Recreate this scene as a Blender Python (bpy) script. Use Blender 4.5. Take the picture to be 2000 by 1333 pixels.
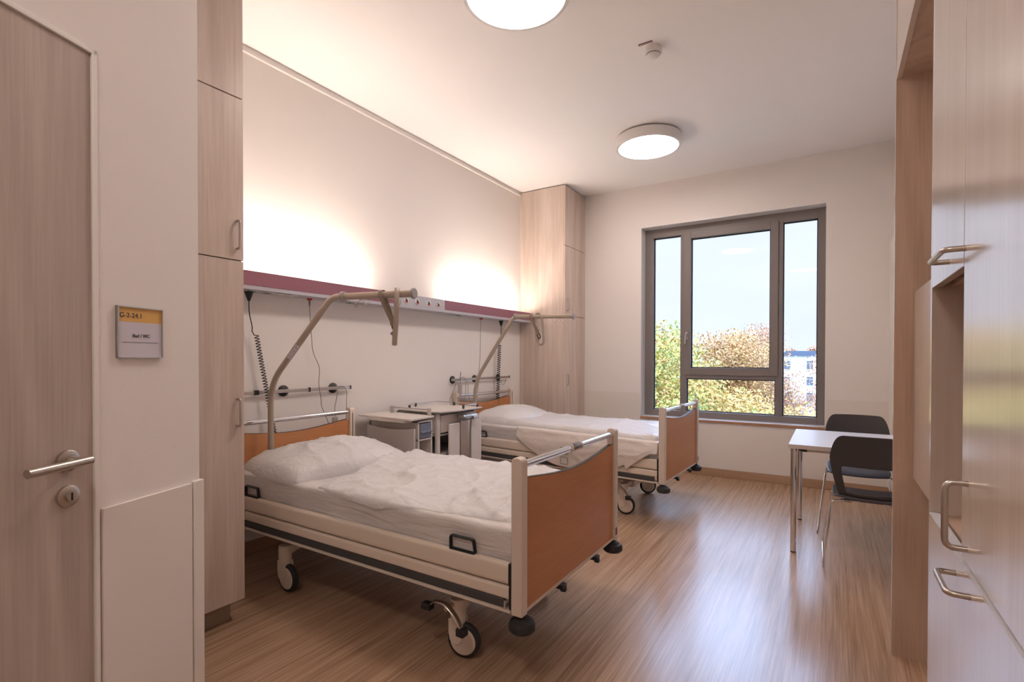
import bpy, bmesh, math, random
from mathutils import Vector, Matrix, Euler, noise
D = bpy.data
scene = bpy.context.scene
C = scene.collection
for o in list(D.objects): D.objects.remove(o)
PI = math.pi
def R(a): return math.radians(a)

# ------------------------------------------------------------------ camera, sky, exposure
CAM_H = 1.32
def make_camera():
    yaw, pitch, roll = R(32.218), R(0.573), R(0.082)
    fwd = Vector((-math.sin(yaw)*math.cos(pitch), math.cos(yaw)*math.cos(pitch), -math.sin(pitch)))
    right = Vector((math.cos(yaw), math.sin(yaw), 0)); up = right.cross(fwd)
    r2 = right*math.cos(roll) + up*math.sin(roll); u2 = up*math.cos(roll) - right*math.sin(roll)
    m = Matrix((r2, u2, -fwd)).transposed().to_4x4(); m.translation = (0, 0, CAM_H)
    cd = D.cameras.new('camera'); cam = D.objects.new('camera', cd); C.objects.link(cam)
    cam.matrix_world = m
    cd.sensor_width = 36; cd.lens = 989.65/2000*36; cd.shift_y = 43.94/2000; cd.clip_start = 0.02; cd.clip_end = 400
    scene.camera = cam
make_camera()
scene.view_settings.view_transform = 'Standard'; scene.view_settings.look = 'None'
scene.view_settings.gamma = 1; scene.view_settings.use_curve_mapping = False
scene.view_settings.exposure = 0.0

SKY = 1.75
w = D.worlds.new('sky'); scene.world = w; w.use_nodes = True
nt = w.node_tree; nt.nodes.clear()
bg = nt.nodes.new('ShaderNodeBackground'); wo = nt.nodes.new('ShaderNodeOutputWorld')
tc = nt.nodes.new('ShaderNodeTexCoord'); mp = nt.nodes.new('ShaderNodeMapping'); mp.inputs['Scale'].default_value = (1.5, 1.5, 7)
nz = nt.nodes.new('ShaderNodeTexNoise'); nz.inputs['Scale'].default_value = 1.6; nz.inputs['Detail'].default_value = 3
cr = nt.nodes.new('ShaderNodeValToRGB')
cr.color_ramp.elements[0].position = .35; cr.color_ramp.elements[0].color = (.55, .58, .72, 1)
cr.color_ramp.elements[1].position = .65; cr.color_ramp.elements[1].color = (.59, .61, .74, 1)
nt.links.new(tc.outputs['Generated'], mp.inputs[0]); nt.links.new(mp.outputs[0], nz.inputs['Vector'])
nt.links.new(nz.outputs['Fac'], cr.inputs[0])
# overcast sky: brighter and bluer towards the zenith than at the horizon
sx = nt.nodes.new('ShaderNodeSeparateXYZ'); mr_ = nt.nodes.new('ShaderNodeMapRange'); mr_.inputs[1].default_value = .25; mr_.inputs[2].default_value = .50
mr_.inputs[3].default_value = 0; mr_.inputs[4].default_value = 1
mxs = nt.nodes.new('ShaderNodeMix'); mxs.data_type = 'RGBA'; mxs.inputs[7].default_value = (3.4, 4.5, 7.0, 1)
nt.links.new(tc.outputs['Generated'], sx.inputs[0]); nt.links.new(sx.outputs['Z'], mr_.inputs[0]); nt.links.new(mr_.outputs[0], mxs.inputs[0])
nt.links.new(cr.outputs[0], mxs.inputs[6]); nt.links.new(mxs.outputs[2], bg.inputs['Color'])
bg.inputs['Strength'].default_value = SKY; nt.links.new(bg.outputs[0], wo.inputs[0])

LAMP_POWER = 28.5       # emission of the ceiling diffusers
UP_POWER = 158.0        # emission of the wall washer tubes in the bed-head rail
WARM = (1.0, .74, .56)

# ------------------------------------------------------------------ materials
MATS = {}
def mat(name, col, rough=.5, metal=0, spec=.5, coat=0, emit=None, es=0, bump=None, alpha=None, trans=0):
    if name in MATS: return MATS[name]
    m = D.materials.new(name); m.use_nodes = True; b = m.node_tree.nodes['Principled BSDF']
    b.inputs['Base Color'].default_value = (*col, 1); b.inputs['Roughness'].default_value = rough
    b.inputs['Metallic'].default_value = metal; b.inputs['Specular IOR Level'].default_value = spec
    b.inputs['Coat Weight'].default_value = coat
    if emit: b.inputs['Emission Color'].default_value = (*emit, 1); b.inputs['Emission Strength'].default_value = es
    if bump:
        n = m.node_tree.nodes; l = m.node_tree.links
        t = n.new('ShaderNodeTexCoord'); z = n.new('ShaderNodeTexNoise'); z.inputs['Scale'].default_value = bump[0]
        z.inputs['Detail'].default_value = 4; bp = n.new('ShaderNodeBump'); bp.inputs['Strength'].default_value = bump[1]
        bp.inputs['Distance'].default_value = .01
        l.new(t.outputs['Object'], z.inputs['Vector']); l.new(z.outputs['Fac'], bp.inputs['Height']); l.new(bp.outputs[0], b.inputs['Normal'])
    MATS[name] = m; return m
def srgb(r, g, b):
    f = lambda c: (c/255/12.92) if c/255 <= .04045 else ((c/255+.055)/1.055)**2.4
    return (f(r), f(g), f(b))
def wood(name, c1, c2, grain='Z', fine=90, rough=.42, spec=.5, coarse=7, stretch=.035, contrast=(.35, .68), streak=.35, coat=0, ring=None):
    """streaky veneer: two stretched noises (and optional cathedral rings) mixed between two colours"""
    if name in MATS: return MATS[name]
    m = D.materials.new(name); m.use_nodes = True; n = m.node_tree.nodes; l = m.node_tree.links; b = n['Principled BSDF']
    b.inputs['Roughness'].default_value = rough; b.inputs['Specular IOR Level'].default_value = spec; b.inputs['Coat Weight'].default_value = coat; b.inputs['Coat Roughness'].default_value = .14
    t = n.new('ShaderNodeTexCoord')
    sc = {'X': (stretch, 1, 1), 'Y': (1, stretch, 1), 'Z': (1, 1, stretch)}[grain]
    outs = []
    for k, (s, det, dist) in enumerate(((coarse, 4, .6), (fine, 5, .2))):
        mp = n.new('ShaderNodeMapping'); mp.inputs['Scale'].default_value = sc; mp.inputs['Location'].default_value = (k*3.1, k*1.7, k*.9)
        z = n.new('ShaderNodeTexNoise'); z.inputs['Scale'].default_value = s; z.inputs['Detail'].default_value = det
        z.inputs['Distortion'].default_value = dist; z.inputs['Roughness'].default_value = .6
        l.new(t.outputs['Object'], mp.inputs[0]); l.new(mp.outputs[0], z.inputs['Vector']); outs.append(z.outputs['Fac'])
    mx = n.new('ShaderNodeMix'); mx.inputs[0].default_value = streak
    l.new(outs[0], mx.inputs[2]); l.new(outs[1], mx.inputs[3])
    src = mx.outputs[0]
    if ring:
        mp = n.new('ShaderNodeMapping'); mp.inputs['Scale'].default_value = {'X': (ring[1], 1, 1), 'Y': (1, ring[1], 1), 'Z': (1, 1, ring[1])}[grain]
        z = n.new('ShaderNodeTexNoise'); z.inputs['Scale'].default_value = ring[0]; z.inputs['Detail'].default_value = 1.5
        mu = n.new('ShaderNodeMath'); mu.operation = 'MULTIPLY'; mu.inputs[1].default_value = ring[2]
        sn = n.new('ShaderNodeMath'); sn.operation = 'SINE'
        m2 = n.new('ShaderNodeMath'); m2.operation = 'MULTIPLY_ADD'; m2.inputs[1].default_value = ring[3]
        l.new(t.outputs['Object'], mp.inputs[0]); l.new(mp.outputs[0], z.inputs['Vector']); l.new(z.outputs['Fac'], mu.inputs[0])
        l.new(mu.outputs[0], sn.inputs[0]); l.new(sn.outputs[0], m2.inputs[0]); l.new(src, m2.inputs[2]); src = m2.outputs[0]
    r = n.new('ShaderNodeValToRGB'); r.color_ramp.elements[0].position = contrast[0]; r.color_ramp.elements[1].position = contrast[1]
    r.color_ramp.elements[0].color = (*c1, 1); r.color_ramp.elements[1].color = (*c2, 1)
    l.new(src, r.inputs[0]); l.new(r.outputs[0], b.inputs['Base Color'])
    bp = n.new('ShaderNodeBump'); bp.inputs['Strength'].default_value = .06; bp.inputs['Distance'].default_value = .002
    l.new(src, bp.inputs['Height']); l.new(bp.outputs[0], b.inputs['Normal'])
    MATS[name] = m; return m

M_wall = mat('wall_paint', (.85, .80, .76), .75, spec=.25, bump=(260, .10))
M_dado = mat('wall_board', (.80, .745, .69), .5, spec=.4)
M_ceil = mat('ceiling_paint', (.95, .925, .90), .85, spec=.2)
M_trim = mat('trim_paint', (.84, .80, .75), .45)
M_ash = wood('ash_laminate', (.52, .41, .34), (.71, .595, .52), 'Z', 110, .34, .5, 9, .03, (.33, .66), .45, ring=(2.2, .12, 60, .05))
M_ashd = wood('ash_door', (.40, .32, .275), (.56, .465, .405), 'Z', 110, .40, .5, 9, .03, (.33, .66), .45, ring=(2.2, .12, 60, .05))
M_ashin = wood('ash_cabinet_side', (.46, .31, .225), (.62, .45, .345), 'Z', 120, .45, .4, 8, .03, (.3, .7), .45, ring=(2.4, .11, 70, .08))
M_ashfront = wood('ash_front_laminate', (.56, .46, .39), (.68, .575, .50), 'Z', 120, .20, .8, 9, .02, (.3, .7), .5, coat=.5)
M_plinth = wood('plinth_laminate', (.26, .19, .145), (.36, .27, .21), 'Y', 90, .4, .5)
M_floor = wood('floor_vinyl', (.29, .17, .10), (.52, .345, .23), 'Y', 120, .24, .8, 38, .022, (.36, .64), .5)
M_base = wood('baseboard_vinyl', (.36, .22, .135), (.50, .33, .21), 'X', 60, .4, .5)
M_beech = wood('beech_panel', (.46, .185, .070), (.58, .26, .105), 'Y', 60, .38, .5, 5, .10, (.3, .75), .45)
M_beechv = wood('beech_headboard', (.46, .185, .070), (.58, .26, .105), 'Y', 60, .38, .5, 5, .10, (.3, .75), .45)
M_sillw = wood('sill_wood', (.40, .21, .11), (.52, .30, .17), 'X', 60, .4)
M_cream = mat('cream_coated_metal', (.70, .60, .51), .38)
M_creamw = mat('cream_rail', (.74, .64, .54), .40)
M_chrome = mat('chrome', (.80, .80, .82), .13, 1)
M_steel = mat('brushed_steel', (.52, .47, .42), .32, 1)
M_alu = mat('anodised_aluminium', (.56, .55, .55), .38, 1)
M_pole = mat('taupe_coated_tube', (.40, .33, .265), .38, spec=.6)
M_polecap = mat('grey_plastic_cap', (.33, .31, .31), .45)
M_black = mat('black_plastic', (.012, .012, .013), .42)
M_rubber = mat('black_rubber', (.02, .019, .018), .62)
M_dgrey = mat('dark_grey_plastic', (.055, .055, .058), .5)
M_fgrey = mat('grey_window_frame', (.215, .185, .175), .42, spec=.5)
M_gasket = mat('black_gasket', (.01, .012, .02), .6)
M_white = mat('white_plastic', (.78, .75, .73), .42)
M_greyp = mat('light_grey_laminate', (.50, .45, .42), .42)
M_offw = mat('offwhite_laminate', (.68, .62, .57), .40)
M_blue = mat('blue_grey_drawer', (.17, .19, .26), .45)
M_purple = mat('mauve_panel', (.30, .125, .165), .45)
M_greyrail = mat('pale_grey_rail', (.52, .51, .56), .45)
M_table = mat('white_table_top', (.74, .74, .78), .30, spec=.5)
M_tedge = mat('table_edge_band', (.62, .54, .50), .5)
M_chair = mat('anthracite_shell', (.046, .041, .040), .52, spec=.4)
M_seat_skylit = mat('seat_shell_skylit', (.065, .068, .085), .42, spec=.5)  # blue window light on the seat is put into this colour
M_red = mat('red_plastic', (.45, .02, .02), .5)
M_green = mat('green_plastic', (.01, .17, .08), .5)
M_yellow = mat('ochre_band', (.72, .42, .12), .55)
M_paper = mat('paper_white', (.66, .62, .68), .55)
M_ink = mat('ink', (.05, .05, .07), .6)
M_label = mat('label_brown', (.16, .035, .03), .5)
M_sband = mat('sleeve_grey', (.13, .125, .135), .45)
M_cable = mat('grey_cable', (.20, .17, .16), .55)
M_strap = mat('webbing_strap', (.27, .21, .165), .8, bump=(400, .3))

def fabric(name, col, rough, coat, sc, st, squash=(1, 1, 1)):
    m = mat(name, col, rough, coat=coat); n = m.node_tree.nodes; l = m.node_tree.links; b = n['Principled BSDF']
    b.inputs['Coat Roughness'].default_value = .22
    t = n.new('ShaderNodeTexCoord'); z = n.new('ShaderNodeTexNoise'); z.inputs['Scale'].default_value = sc
    z.inputs['Detail'].default_value = 5; z.inputs['Distortion'].default_value = 1.2
    bp = n.new('ShaderNodeBump'); bp.inputs['Strength'].default_value = st; bp.inputs['Distance'].default_value = .012
    mp_ = n.new('ShaderNodeMapping'); mp_.inputs['Scale'].default_value = squash; l.new(t.outputs['Object'], mp_.inputs[0])
    l.new(mp_.outputs[0], z.inputs['Vector']); l.new(z.outputs['Fac'], bp.inputs['Height']); l.new(bp.outputs[0], b.inputs['Normal'])
    return m
M_film = fabric('plastic_wrapped_mattress', (.66, .62, .60), .36, .6, 15, .8, (.22, 1, 1.5))
M_sheet = fabric('white_bed_linen', (.68, .66, .655), .55, .4, 20, .55)
M_cover = fabric('dust_cover_film', (.68, .615, .565), .40, .45, 11, .5)

def glass_mat():
    m = D.materials.new('window_glass'); m.use_nodes = True; n = m.node_tree.nodes; l = m.node_tree.links; n.clear()
    o = n.new('ShaderNodeOutputMaterial'); t = n.new('ShaderNodeBsdfTransparent'); g = n.new('ShaderNodeBsdfGlossy'); x = n.new('ShaderNodeMixShader')
    f = n.new('ShaderNodeFresnel'); f.inputs['IOR'].default_value = 1.28; g.inputs['Roughness'].default_value = .01
    t.inputs['Color'].default_value = (.95, .98, .98, 1)
    l.new(f.outputs[0], x.inputs[0]); l.new(t.outputs[0], x.inputs[1]); l.new(g.outputs[0], x.inputs[2]); l.new(x.outputs[0], o.inputs[0]); return m
M_glass = glass_mat()

# ------------------------------------------------------------------ building helpers
class B:
    """collects shapes in world (or local) coordinates and links them as one mesh object"""
    def __init__(s): s.bm = bmesh.new()
    def box(s, a, b, mtx=None):
        x0, y0, z0 = [min(a[i], b[i]) for i in range(3)]; x1, y1, z1 = [max(a[i], b[i]) for i in range(3)]
        vs = [s.bm.verts.new(p) for p in ((x0,y0,z0),(x1,y0,z0),(x1,y1,z0),(x0,y1,z0),(x0,y0,z1),(x1,y0,z1),(x1,y1,z1),(x0,y1,z1))]
        if mtx:
            for v in vs: v.co = mtx @ v.co
        for f in ((0,3,2,1),(4,5,6,7),(0,1,5,4),(1,2,6,5),(2,3,7,6),(3,0,4,7)): s.bm.faces.new([vs[i] for i in f])
        return s
    def ring(s, c, ax, r, n, up=None, sx=1, sy=1):
        ax = Vector(ax).normalized()
        u = Vector(up) if up is not None else (Vector((0,0,1)) if abs(ax.z) < .9 else Vector((1,0,0)))
        u = (u - ax*u.dot(ax)).normalized(); v = ax.cross(u); c = Vector(c)
        return [s.bm.verts.new(c + u*math.cos(2*PI*i/n)*r*sx + v*math.sin(2*PI*i/n)*r*sy) for i in range(n)]
    def bridge(s, a, b):
        n = len(a)
        for i in range(n): s.bm.faces.new((a[i], a[(i+1) % n], b[(i+1) % n], b[i]))
    def cyl(s, p0, p1, r, r1=None, n=20, sx=1, sy=1, up=None):
        p0, p1 = Vector(p0), Vector(p1); ax = p1-p0
        a = s.ring(p0, ax, r, n, up, sx, sy); b = s.ring(p1, ax, r if r1 is None else r1, n, up, sx, sy)
        s.bridge(a, b); s.bm.faces.new(a[::-1]); s.bm.faces.new(b); return s
    def lathe(s, base, ax, prof, n=32):
        """prof: list of (distance along axis, radius)"""
        ax = Vector(ax).normalized(); base = Vector(base); prev = None
        for i, (d, r) in enumerate(prof):
            rg = s.ring(base+ax*d, ax, max(r, 1e-4), n)
            if prev: s.bridge(prev, rg)
            else: s.bm.faces.new(rg[::-1])
            prev = rg
        s.bm.faces.new(prev); return s
    def tube(s, pts, r, n=10, closed=False, sx=1, sy=1, up=None, radii=None):
        pts = [Vector(p) for p in pts]; m = len(pts); rings = []; u = None
        for i, p in enumerate(pts):
            if closed: t = (pts[(i+1) % m]-p).normalized() + (p-pts[i-1]).normalized()
            else:
                t = Vector((0,0,0))
                if i < m-1: t += (pts[i+1]-p).normalized()
                if i > 0: t += (p-pts[i-1]).normalized()
            t.normalize()
            if up is not None: u = Vector(up)
            elif u is None: u = Vector((0,0,1)) if abs(t.z) < .9 else Vector((1,0,0))
            u = u - t*u.dot(t)
            if u.length < 1e-5: u = t.orthogonal()
            u.normalize(); v = t.cross(u); rr = radii[i] if radii else r
            rings.append([s.bm.verts.new(p + u*math.cos(2*PI*k/n)*rr*sx + v*math.sin(2*PI*k/n)*rr*sy) for k in range(n)])
        for i in range(m-1): s.bridge(rings[i], rings[i+1])
        if closed: s.bridge(rings[-1], rings[0])
        else: s.bm.faces.new(rings[0][::-1]); s.bm.faces.new(rings[-1])
        return s
    def prism(s, poly, p0, vec):
        """poly: list of 3-D points (planar), extruded by vec"""
        a = [s.bm.verts.new(Vector(p)) for p in poly]; b = [s.bm.verts.new(Vector(p)+Vector(vec)) for p in poly]
        n = len(a); s.bm.faces.new(a[::-1]); s.bm.faces.new(b)
        for i in range(n): s.bm.faces.new((a[i], a[(i+1) % n], b[(i+1) % n], b[i]))
        return s
    def grid(s, rows, close_u=False, cap=False):
        vs = [[s.bm.verts.new(Vector(p)) for p in r] for r in rows]
        nu = len(vs[0])
        for i in range(len(vs)-1):
            for j in range(nu if close_u else nu-1):
                s.bm.faces.new((vs[i][j], vs[i][(j+1) % nu], vs[i+1][(j+1) % nu], vs[i+1][j]))
        if cap: s.bm.faces.new(vs[0][::-1]); s.bm.faces.new(vs[-1])
        return vs
def smooth_path(pts, k=6, closed=False):
    """Catmull-Rom through pts"""
    P = [Vector(p) for p in pts]; n = len(P); out = []
    g = (lambda i: P[i % n]) if closed else (lambda i: P[max(0, min(n-1, i))])
    for i in range(n if closed else n-1):
        a, b, c, d = g(i-1), g(i), g(i+1), g(i+2)
        for j in range(k):
            t = j/k
            out.append(.5*((2*b)+(-a+c)*t+(2*a-5*b+4*c-d)*t*t+(-a+3*b-3*c+d)*t**3))
    if not closed: out.append(P[-1])
    return out
def round_path(pts, rad, k=5):
    """straight runs with rounded corners"""
    P = [Vector(p) for p in pts]; out = [P[0]]
    for i in range(1, len(P)-1):
        a, b, c = P[i-1], P[i], P[i+1]; d0 = (a-b); d1 = (c-b); r = min(rad, d0.length*.48, d1.length*.48)
        s0 = b+d0.normalized()*r; s1 = b+d1.normalized()*r
        for j in range(k+1):
            t = j/k; out.append((1-t)**2*s0+2*t*(1-t)*b+t*t*s1)
    out.append(P[-1]); return out

def link(o): C.objects.link(o); return o
def empty(name, loc=(0,0,0), rotz=0):
    o = D.objects.new(name, None); o.location = loc; o.rotation_euler = (0,0,rotz); o.empty_display_size = .1
    return link(o)
def tag(o, label=None, cat=None, group=None, kind=None):
    if label: o['label'] = label
    if cat: o['category'] = cat
    if group: o['group'] = group
    if kind: o['kind'] = kind
    return o
def thing(name, label, cat, loc=(0,0,0), rotz=0, group=None): return tag(empty(name, loc, rotz), label, cat, group)
def chain_matrix(o):
    m = Matrix.Identity(4)
    while o is not None:
        m = (Matrix.Translation(o.location) @ o.rotation_euler.to_matrix().to_4x4()) @ m; o = o.parent
    return m
def obj(name, b, m, parent=None, world=True, bev=0, seg=2, sm=True, sub=0, solid=0, angle=35, label=None):
    """link builder b as ONE mesh object. world=True: coordinates are world coordinates and are re-expressed in the parent's frame"""
    bm = b.bm
    bmesh.ops.recalc_face_normals(bm, faces=bm.faces[:])
    if world and parent is not None:
        inv = chain_matrix(parent).inverted()
        for v in bm.verts: v.co = inv @ v.co
    loc = None
    if parent is None and world:      # origin at the middle of its base
        xs = [v.co for v in bm.verts]
        loc = Vector(((min(p.x for p in xs)+max(p.x for p in xs))/2, (min(p.y for p in xs)+max(p.y for p in xs))/2, min(p.z for p in xs)))
        for v in bm.verts: v.co -= loc
    me = D.meshes.new(name); bm.to_mesh(me); bm.free()
    o = link(D.objects.new(name, me)); me.materials.append(m)
    if loc is not None: o.location = loc
    if parent is not None: o.parent = parent
    if sm:
        for p in me.polygons: p.use_smooth = True
        me.set_sharp_from_angle(angle=R(angle))
    if solid:
        k = o.modifiers.new('solid', 'SOLIDIFY'); k.thickness = solid; k.offset = 0
    if bev:
        k = o.modifiers.new('bevel', 'BEVEL'); k.width = bev; k.segments = seg; k.limit_method = 'ANGLE'; k.angle_limit = R(40); k.harden_normals = False
    if sub:
        k = o.modifiers.new('sub', 'SUBSURF'); k.levels = sub; k.render_levels = sub
    if label: o['label'] = label
    return o
def box(name, a, b, m, parent=None, bev=0, **k): return obj(name, B().box(a, b), m, parent, bev=bev, **k)
def struct(name, b, m, parent=None, **k):
    o = obj(name, b, m, parent, **k); o['kind'] = 'structure'; return o
def text(name, s, size, mtx, m, parent, depth=.0006):
    cu = D.curves.new(name, 'FONT'); cu.body = s; cu.size = size; cu.extrude = depth
    t = D.objects.new(name, cu); link(t); dg = bpy.context.evaluated_depsgraph_get(); dg.update()
    me = D.meshes.new_from_object(t.evaluated_get(dg)); D.objects.remove(t)
    me.transform(mtx)
    if parent is not None: me.transform(chain_matrix(parent).inverted())
    me.materials.clear(); me.materials.append(m)
    o = link(D.objects.new(name, me)); o.parent = parent; return o
def frame_mtx(o, x, y):
    """matrix whose local x,y axes are the given world vectors and origin o"""
    x = Vector(x).normalized(); y = Vector(y).normalized(); z = x.cross(y)
    m = Matrix((x, y, z)).transposed().to_4x4(); m.translation = Vector(o); return m
def dup(root, loc, rotz=0, label=None, group=None):
    r = root.copy(); C.objects.link(r); r.location = loc; r.rotation_euler = (0, 0, rotz)
    if label: r['label'] = label
    if group: r['group'] = group
    for ch in list(root.children):
        c = ch.copy(); C.objects.link(c); c.parent = r
        for g in list(ch.children):
            d = g.copy(); C.objects.link(d); d.parent = c
    return r

# ------------------------------------------------------------------ the room shell
XL, YW, ZC = -3.316, 6.023, 3.40
XR = .50
struct('floor', B().box((-3.6, -2.2, -.12), (1.4, 6.3, 0)), M_floor)
struct('ceiling', B().box((-3.6, -2.2, ZC), (1.4, 6.3, ZC+.15)), M_ceil)
struct('wall_left', B().box((XL-.2, .70, 0), (XL, YW, ZC)), M_wall)
# window wall: four pieces round the opening, one mesh
WX0, WX1, WZ0, WZ1 = -1.954, -.050, .600, 2.897
bw = B(); T = YW+.34
bw.box((XL-.2, YW, 0), (WX0, T, ZC)); bw.box((WX1, YW, 0), (1.0, T, ZC)); bw.box((WX0, YW, WZ1), (WX1, T, ZC)); bw.box((WX0, YW, 0), (WX1, T, WZ0))
struct('wall_window', bw, M_wall)
struct('wall_right', B().box((XR, 2.832, 0), (XR+.15, YW, ZC)), M_wall)
struct('wall_back', B().box((-3.0, -2.15, 0), (1.3, -2.0, ZC)), M_wall)
struct('wall_entry', B().box((.95, -2.0, 0), (1.15, 2.832, ZC)), M_wall)
# wall board (dado) below 0.91 m
d = B(); d.box((-2.687, YW-.006, .09), (WX0-.003, YW, .91)); d.box((WX1+.003, YW-.006, .09), (XR-.03, YW, .91)); d.box((WX0-.003, YW-.006, .09), (WX1+.003, YW, WZ0-.03))
struct('trim_1', d, M_dado)
struct('trim_2', B().box((XR-.035, 4.95, .09), (XR, YW, 2.435)), M_trim, bev=.004)           # pale board in the far corner of the right wall
struct('trim_3', B().box((XL, .9, 3.352), (XL+.022, 5.444, 3.372)).box((XL, .9, 3.376), (XL+.012, 5.444, ZC)), M_trim)
b = B(); b.box((-2.687, YW-.014, 0), (XR, YW, .088)); struct('baseboard_window', b, M_base, bev=.003)
b = B(); b.box((XL, 1.45, 0), (XL+.014, 5.444, .088)); struct('baseboard_left', b, wood('baseboard_vinyl_long', (.36, .22, .135), (.50, .33, .21), 'Y', 60, .4), bev=.003)
b = B(); b.box((XR-.014, 2.84, 0), (XR, 4.95, .088)); struct('baseboard_right', b, MATS['baseboard_vinyl_long'], bev=.003)

b = B(); b.box((WX0, YW-.001, WZ0+.03), (WX0+.004, YW+.156, WZ1)); b.box((WX1-.004, YW-.001, WZ0+.03), (WX1, YW+.156, WZ1)); b.box((WX0+.004, YW-.001, WZ1-.004), (WX1-.004, YW+.156, WZ1))
struct('trim_6', b, mat('reveal_lining', (.82, .80, .78), .22, spec=.7))

# bathroom wall, turned about 20 degrees, with its door
BA = R(19.9); BU = Vector((math.sin(BA), -math.cos(BA), 0)); BN = Vector((math.cos(BA), math.sin(BA), 0)); BP = Vector((-1.80, .88, 0))
def bp_(s, off, z): return BP + BU*s + BN*off + Vector((0, 0, z))
def bbox(b, s0, s1, o0, o1, z0, z1):
    m = Matrix((BU, -BN, Vector((0,0,1)))).transposed().to_4x4(); m.translation = BP
    b.box((s0, -o1, z0), (s1, -o0, z1), m); return b
DS0, DS1, DZ = .350, 1.36, 2.133          # door leaf edges along the wall and its top
b = B(); bbox(b, 0, DS0-.014, -.14, 0, 0, ZC); bbox(b, DS0-.014, DS1+.014, -.14, 0, DZ+.014, ZC); bbox(b, DS1+.014, 2.95, -.14, 0, 0, ZC)
struct('wall_bathroom', b, M_wall)
b = B(); b.box((-3.5, .62, 0), (-1.90, .74, ZC)); struct('wall_bathroom_return', b, M_wall)
b = B(); bbox(b, .038, DS0-.019, 0, .010, 0, .908); struct('trim_4', b, M_dado, bev=.002)
b = B(); bbox(b, -.008, .033, -.05, .012, 0, .912); struct('trim_5', b, M_dado, bev=.003)
door = empty('door_1', bp_(DS0, 0, 0)); door['kind'] = 'structure'
b = B(); bbox(b, DS0, DS1, -.045, -.001, 0, DZ); obj('door_leaf', b, M_ashd, door)
b = B(); bbox(b, DS0-.014, DS0-.0005, -.10, .006, 0, DZ+.014); bbox(b, DS1+.002, DS1+.014, -.10, .006, 0, DZ+.014); bbox(b, DS0-.014, DS1+.014, -.10, .006, DZ+.0005, DZ+.014)
obj('door_frame', b, M_trim, door, bev=.002)
# lever handle on a round rose, and the thumb-turn rosette below
b = B(); b.lathe(bp_(.416, 0, 1.056), BN, [(0, .027), (.008, .027), (.010, .024), (.010, .012)], 40)
rose = obj('rose', b, M_steel, door)
b = B(); b.tube(round_path([bp_(.416, .0, 1.056), bp_(.416, .052, 1.056), bp_(.545, .060, 1.052)], .012), .0105, 20)
b.tube([bp_(.395, .052, 1.056), bp_(.545, .060, 1.052)], .0108, 20); obj('door_handle', b, M_steel, door)
b = B(); b.lathe(bp_(.416, 0, .965), BN, [(0, .027), (.008, .027), (.010, .024), (.010, .012)], 40); ros = obj('lock_rosette', b, M_steel, door)
b = B(); b.cyl(bp_(.416, .008, .965), bp_(.416, .017, .965), .012); bb = B()
obj('thumb_turn', b, M_steel, ros); bbox(bb, .4145, .4175, .017, .0185, .955, .975); obj('lock_slot', bb, M_black, ros)

# door sign
sg = thing('door_sign', 'small framed room sign with ochre header on bathroom wall', 'sign', bp_(.214, 0, 1.32))
b = B(); S0, S1, Z0, Z1 = .143, .286, 1.320, 1.468
bbox(b, S0, S1, 0, .004, Z0, Z1); bbox(b, S0, S0+.003, 0, .010, Z0, Z1); bbox(b, S1-.003, S1, 0, .010, Z0, Z1); bbox(b, S0, S1, 0, .010, Z0, Z0+.003); bbox(b, S0, S1, 0, .010, Z1-.003, Z1)
obj('sign_frame', b, M_alu, sg)
b = B(); bbox(b, S0+.003, S1-.003, .004, .0055, Z0+.003, 1.424); obj('sign_card', b, M_paper, sg)
b = B(); bbox(b, S0+.003, S1-.003, .004, .0057, 1.424, Z1-.003); obj('sign_header', b, M_yellow, sg)
b = B(); bbox(b, .158, .270, .0055, .0061, 1.3645, 1.3655); obj('sign_line', b, M_ink, sg)
text('sign_number', 'G-2-24.1', .0195, frame_mtx(bp_(.279, .0060, 1.4365), -BU, (0,0,1)), M_ink, sg)
text('sign_text', 'Bad / WC', .0135, frame_mtx(bp_(.240, .0060, 1.3800), -BU, (0,0,1)), M_ink, sg)

# ------------------------------------------------------------------ window
win = empty('window_1', ((WX0+WX1)/2, YW+.2, .626)); win['kind'] = 'structure'
FY0, FY1 = YW+.155, YW+.235
def frame_rect(b, x0, x1, z0, z1, ox0, ox1, oz0, oz1, y0, y1):
    b.box((ox0, y0, oz0), (x0, y1, oz1)); b.box((x1, y0, oz0), (ox1, y1, oz1)); b.box((x0, y0, oz0), (x1, y1, z0)); b.box((x0, y0, z1), (x1, y1, oz1))
b = B()
frame_rect(b, -1.85, -.125, .70, 2.79, WX0, WX1, .626, WZ1, FY0, FY1)
b.box((-1.525, FY0, .70), (-1.455, FY1, 2.79)); b.box((-.515, FY0, .70), (-.447, FY1, 2.79)); b.box((-1.455, FY0, 1.085), (-.515, FY1, 1.155))
b.box((-1.455, FY0, 2.765), (-.515, FY1, 2.79))
obj('window_frame', b, M_fgrey, win, bev=.003)
b = B(); frame_rect(b, -1.405, -.568, 1.213, 2.735, -1.488, -.490, 1.130, 2.815, FY0-.016, FY0+.05)
sash = obj('sash', b, M_fgrey, win, bev=.003)
b = B(); hx, hy = -1.446, FY0-.016
b.box((hx-.014, hy-.012, 1.545), (hx+.014, hy, 1.635)); b.cyl((hx, hy-.04, 1.615), (hx, hy, 1.615), .010)
b.tube(round_path([(hx, hy-.036, 1.615), (hx-.006, hy-.040, 1.60), (hx-.012, hy-.040, 1.495)], .01), .0095, 12, sx=1.0, sy=.7)
obj('window_handle', b, M_alu, sash, bev=.002)
gk = B()
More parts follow.
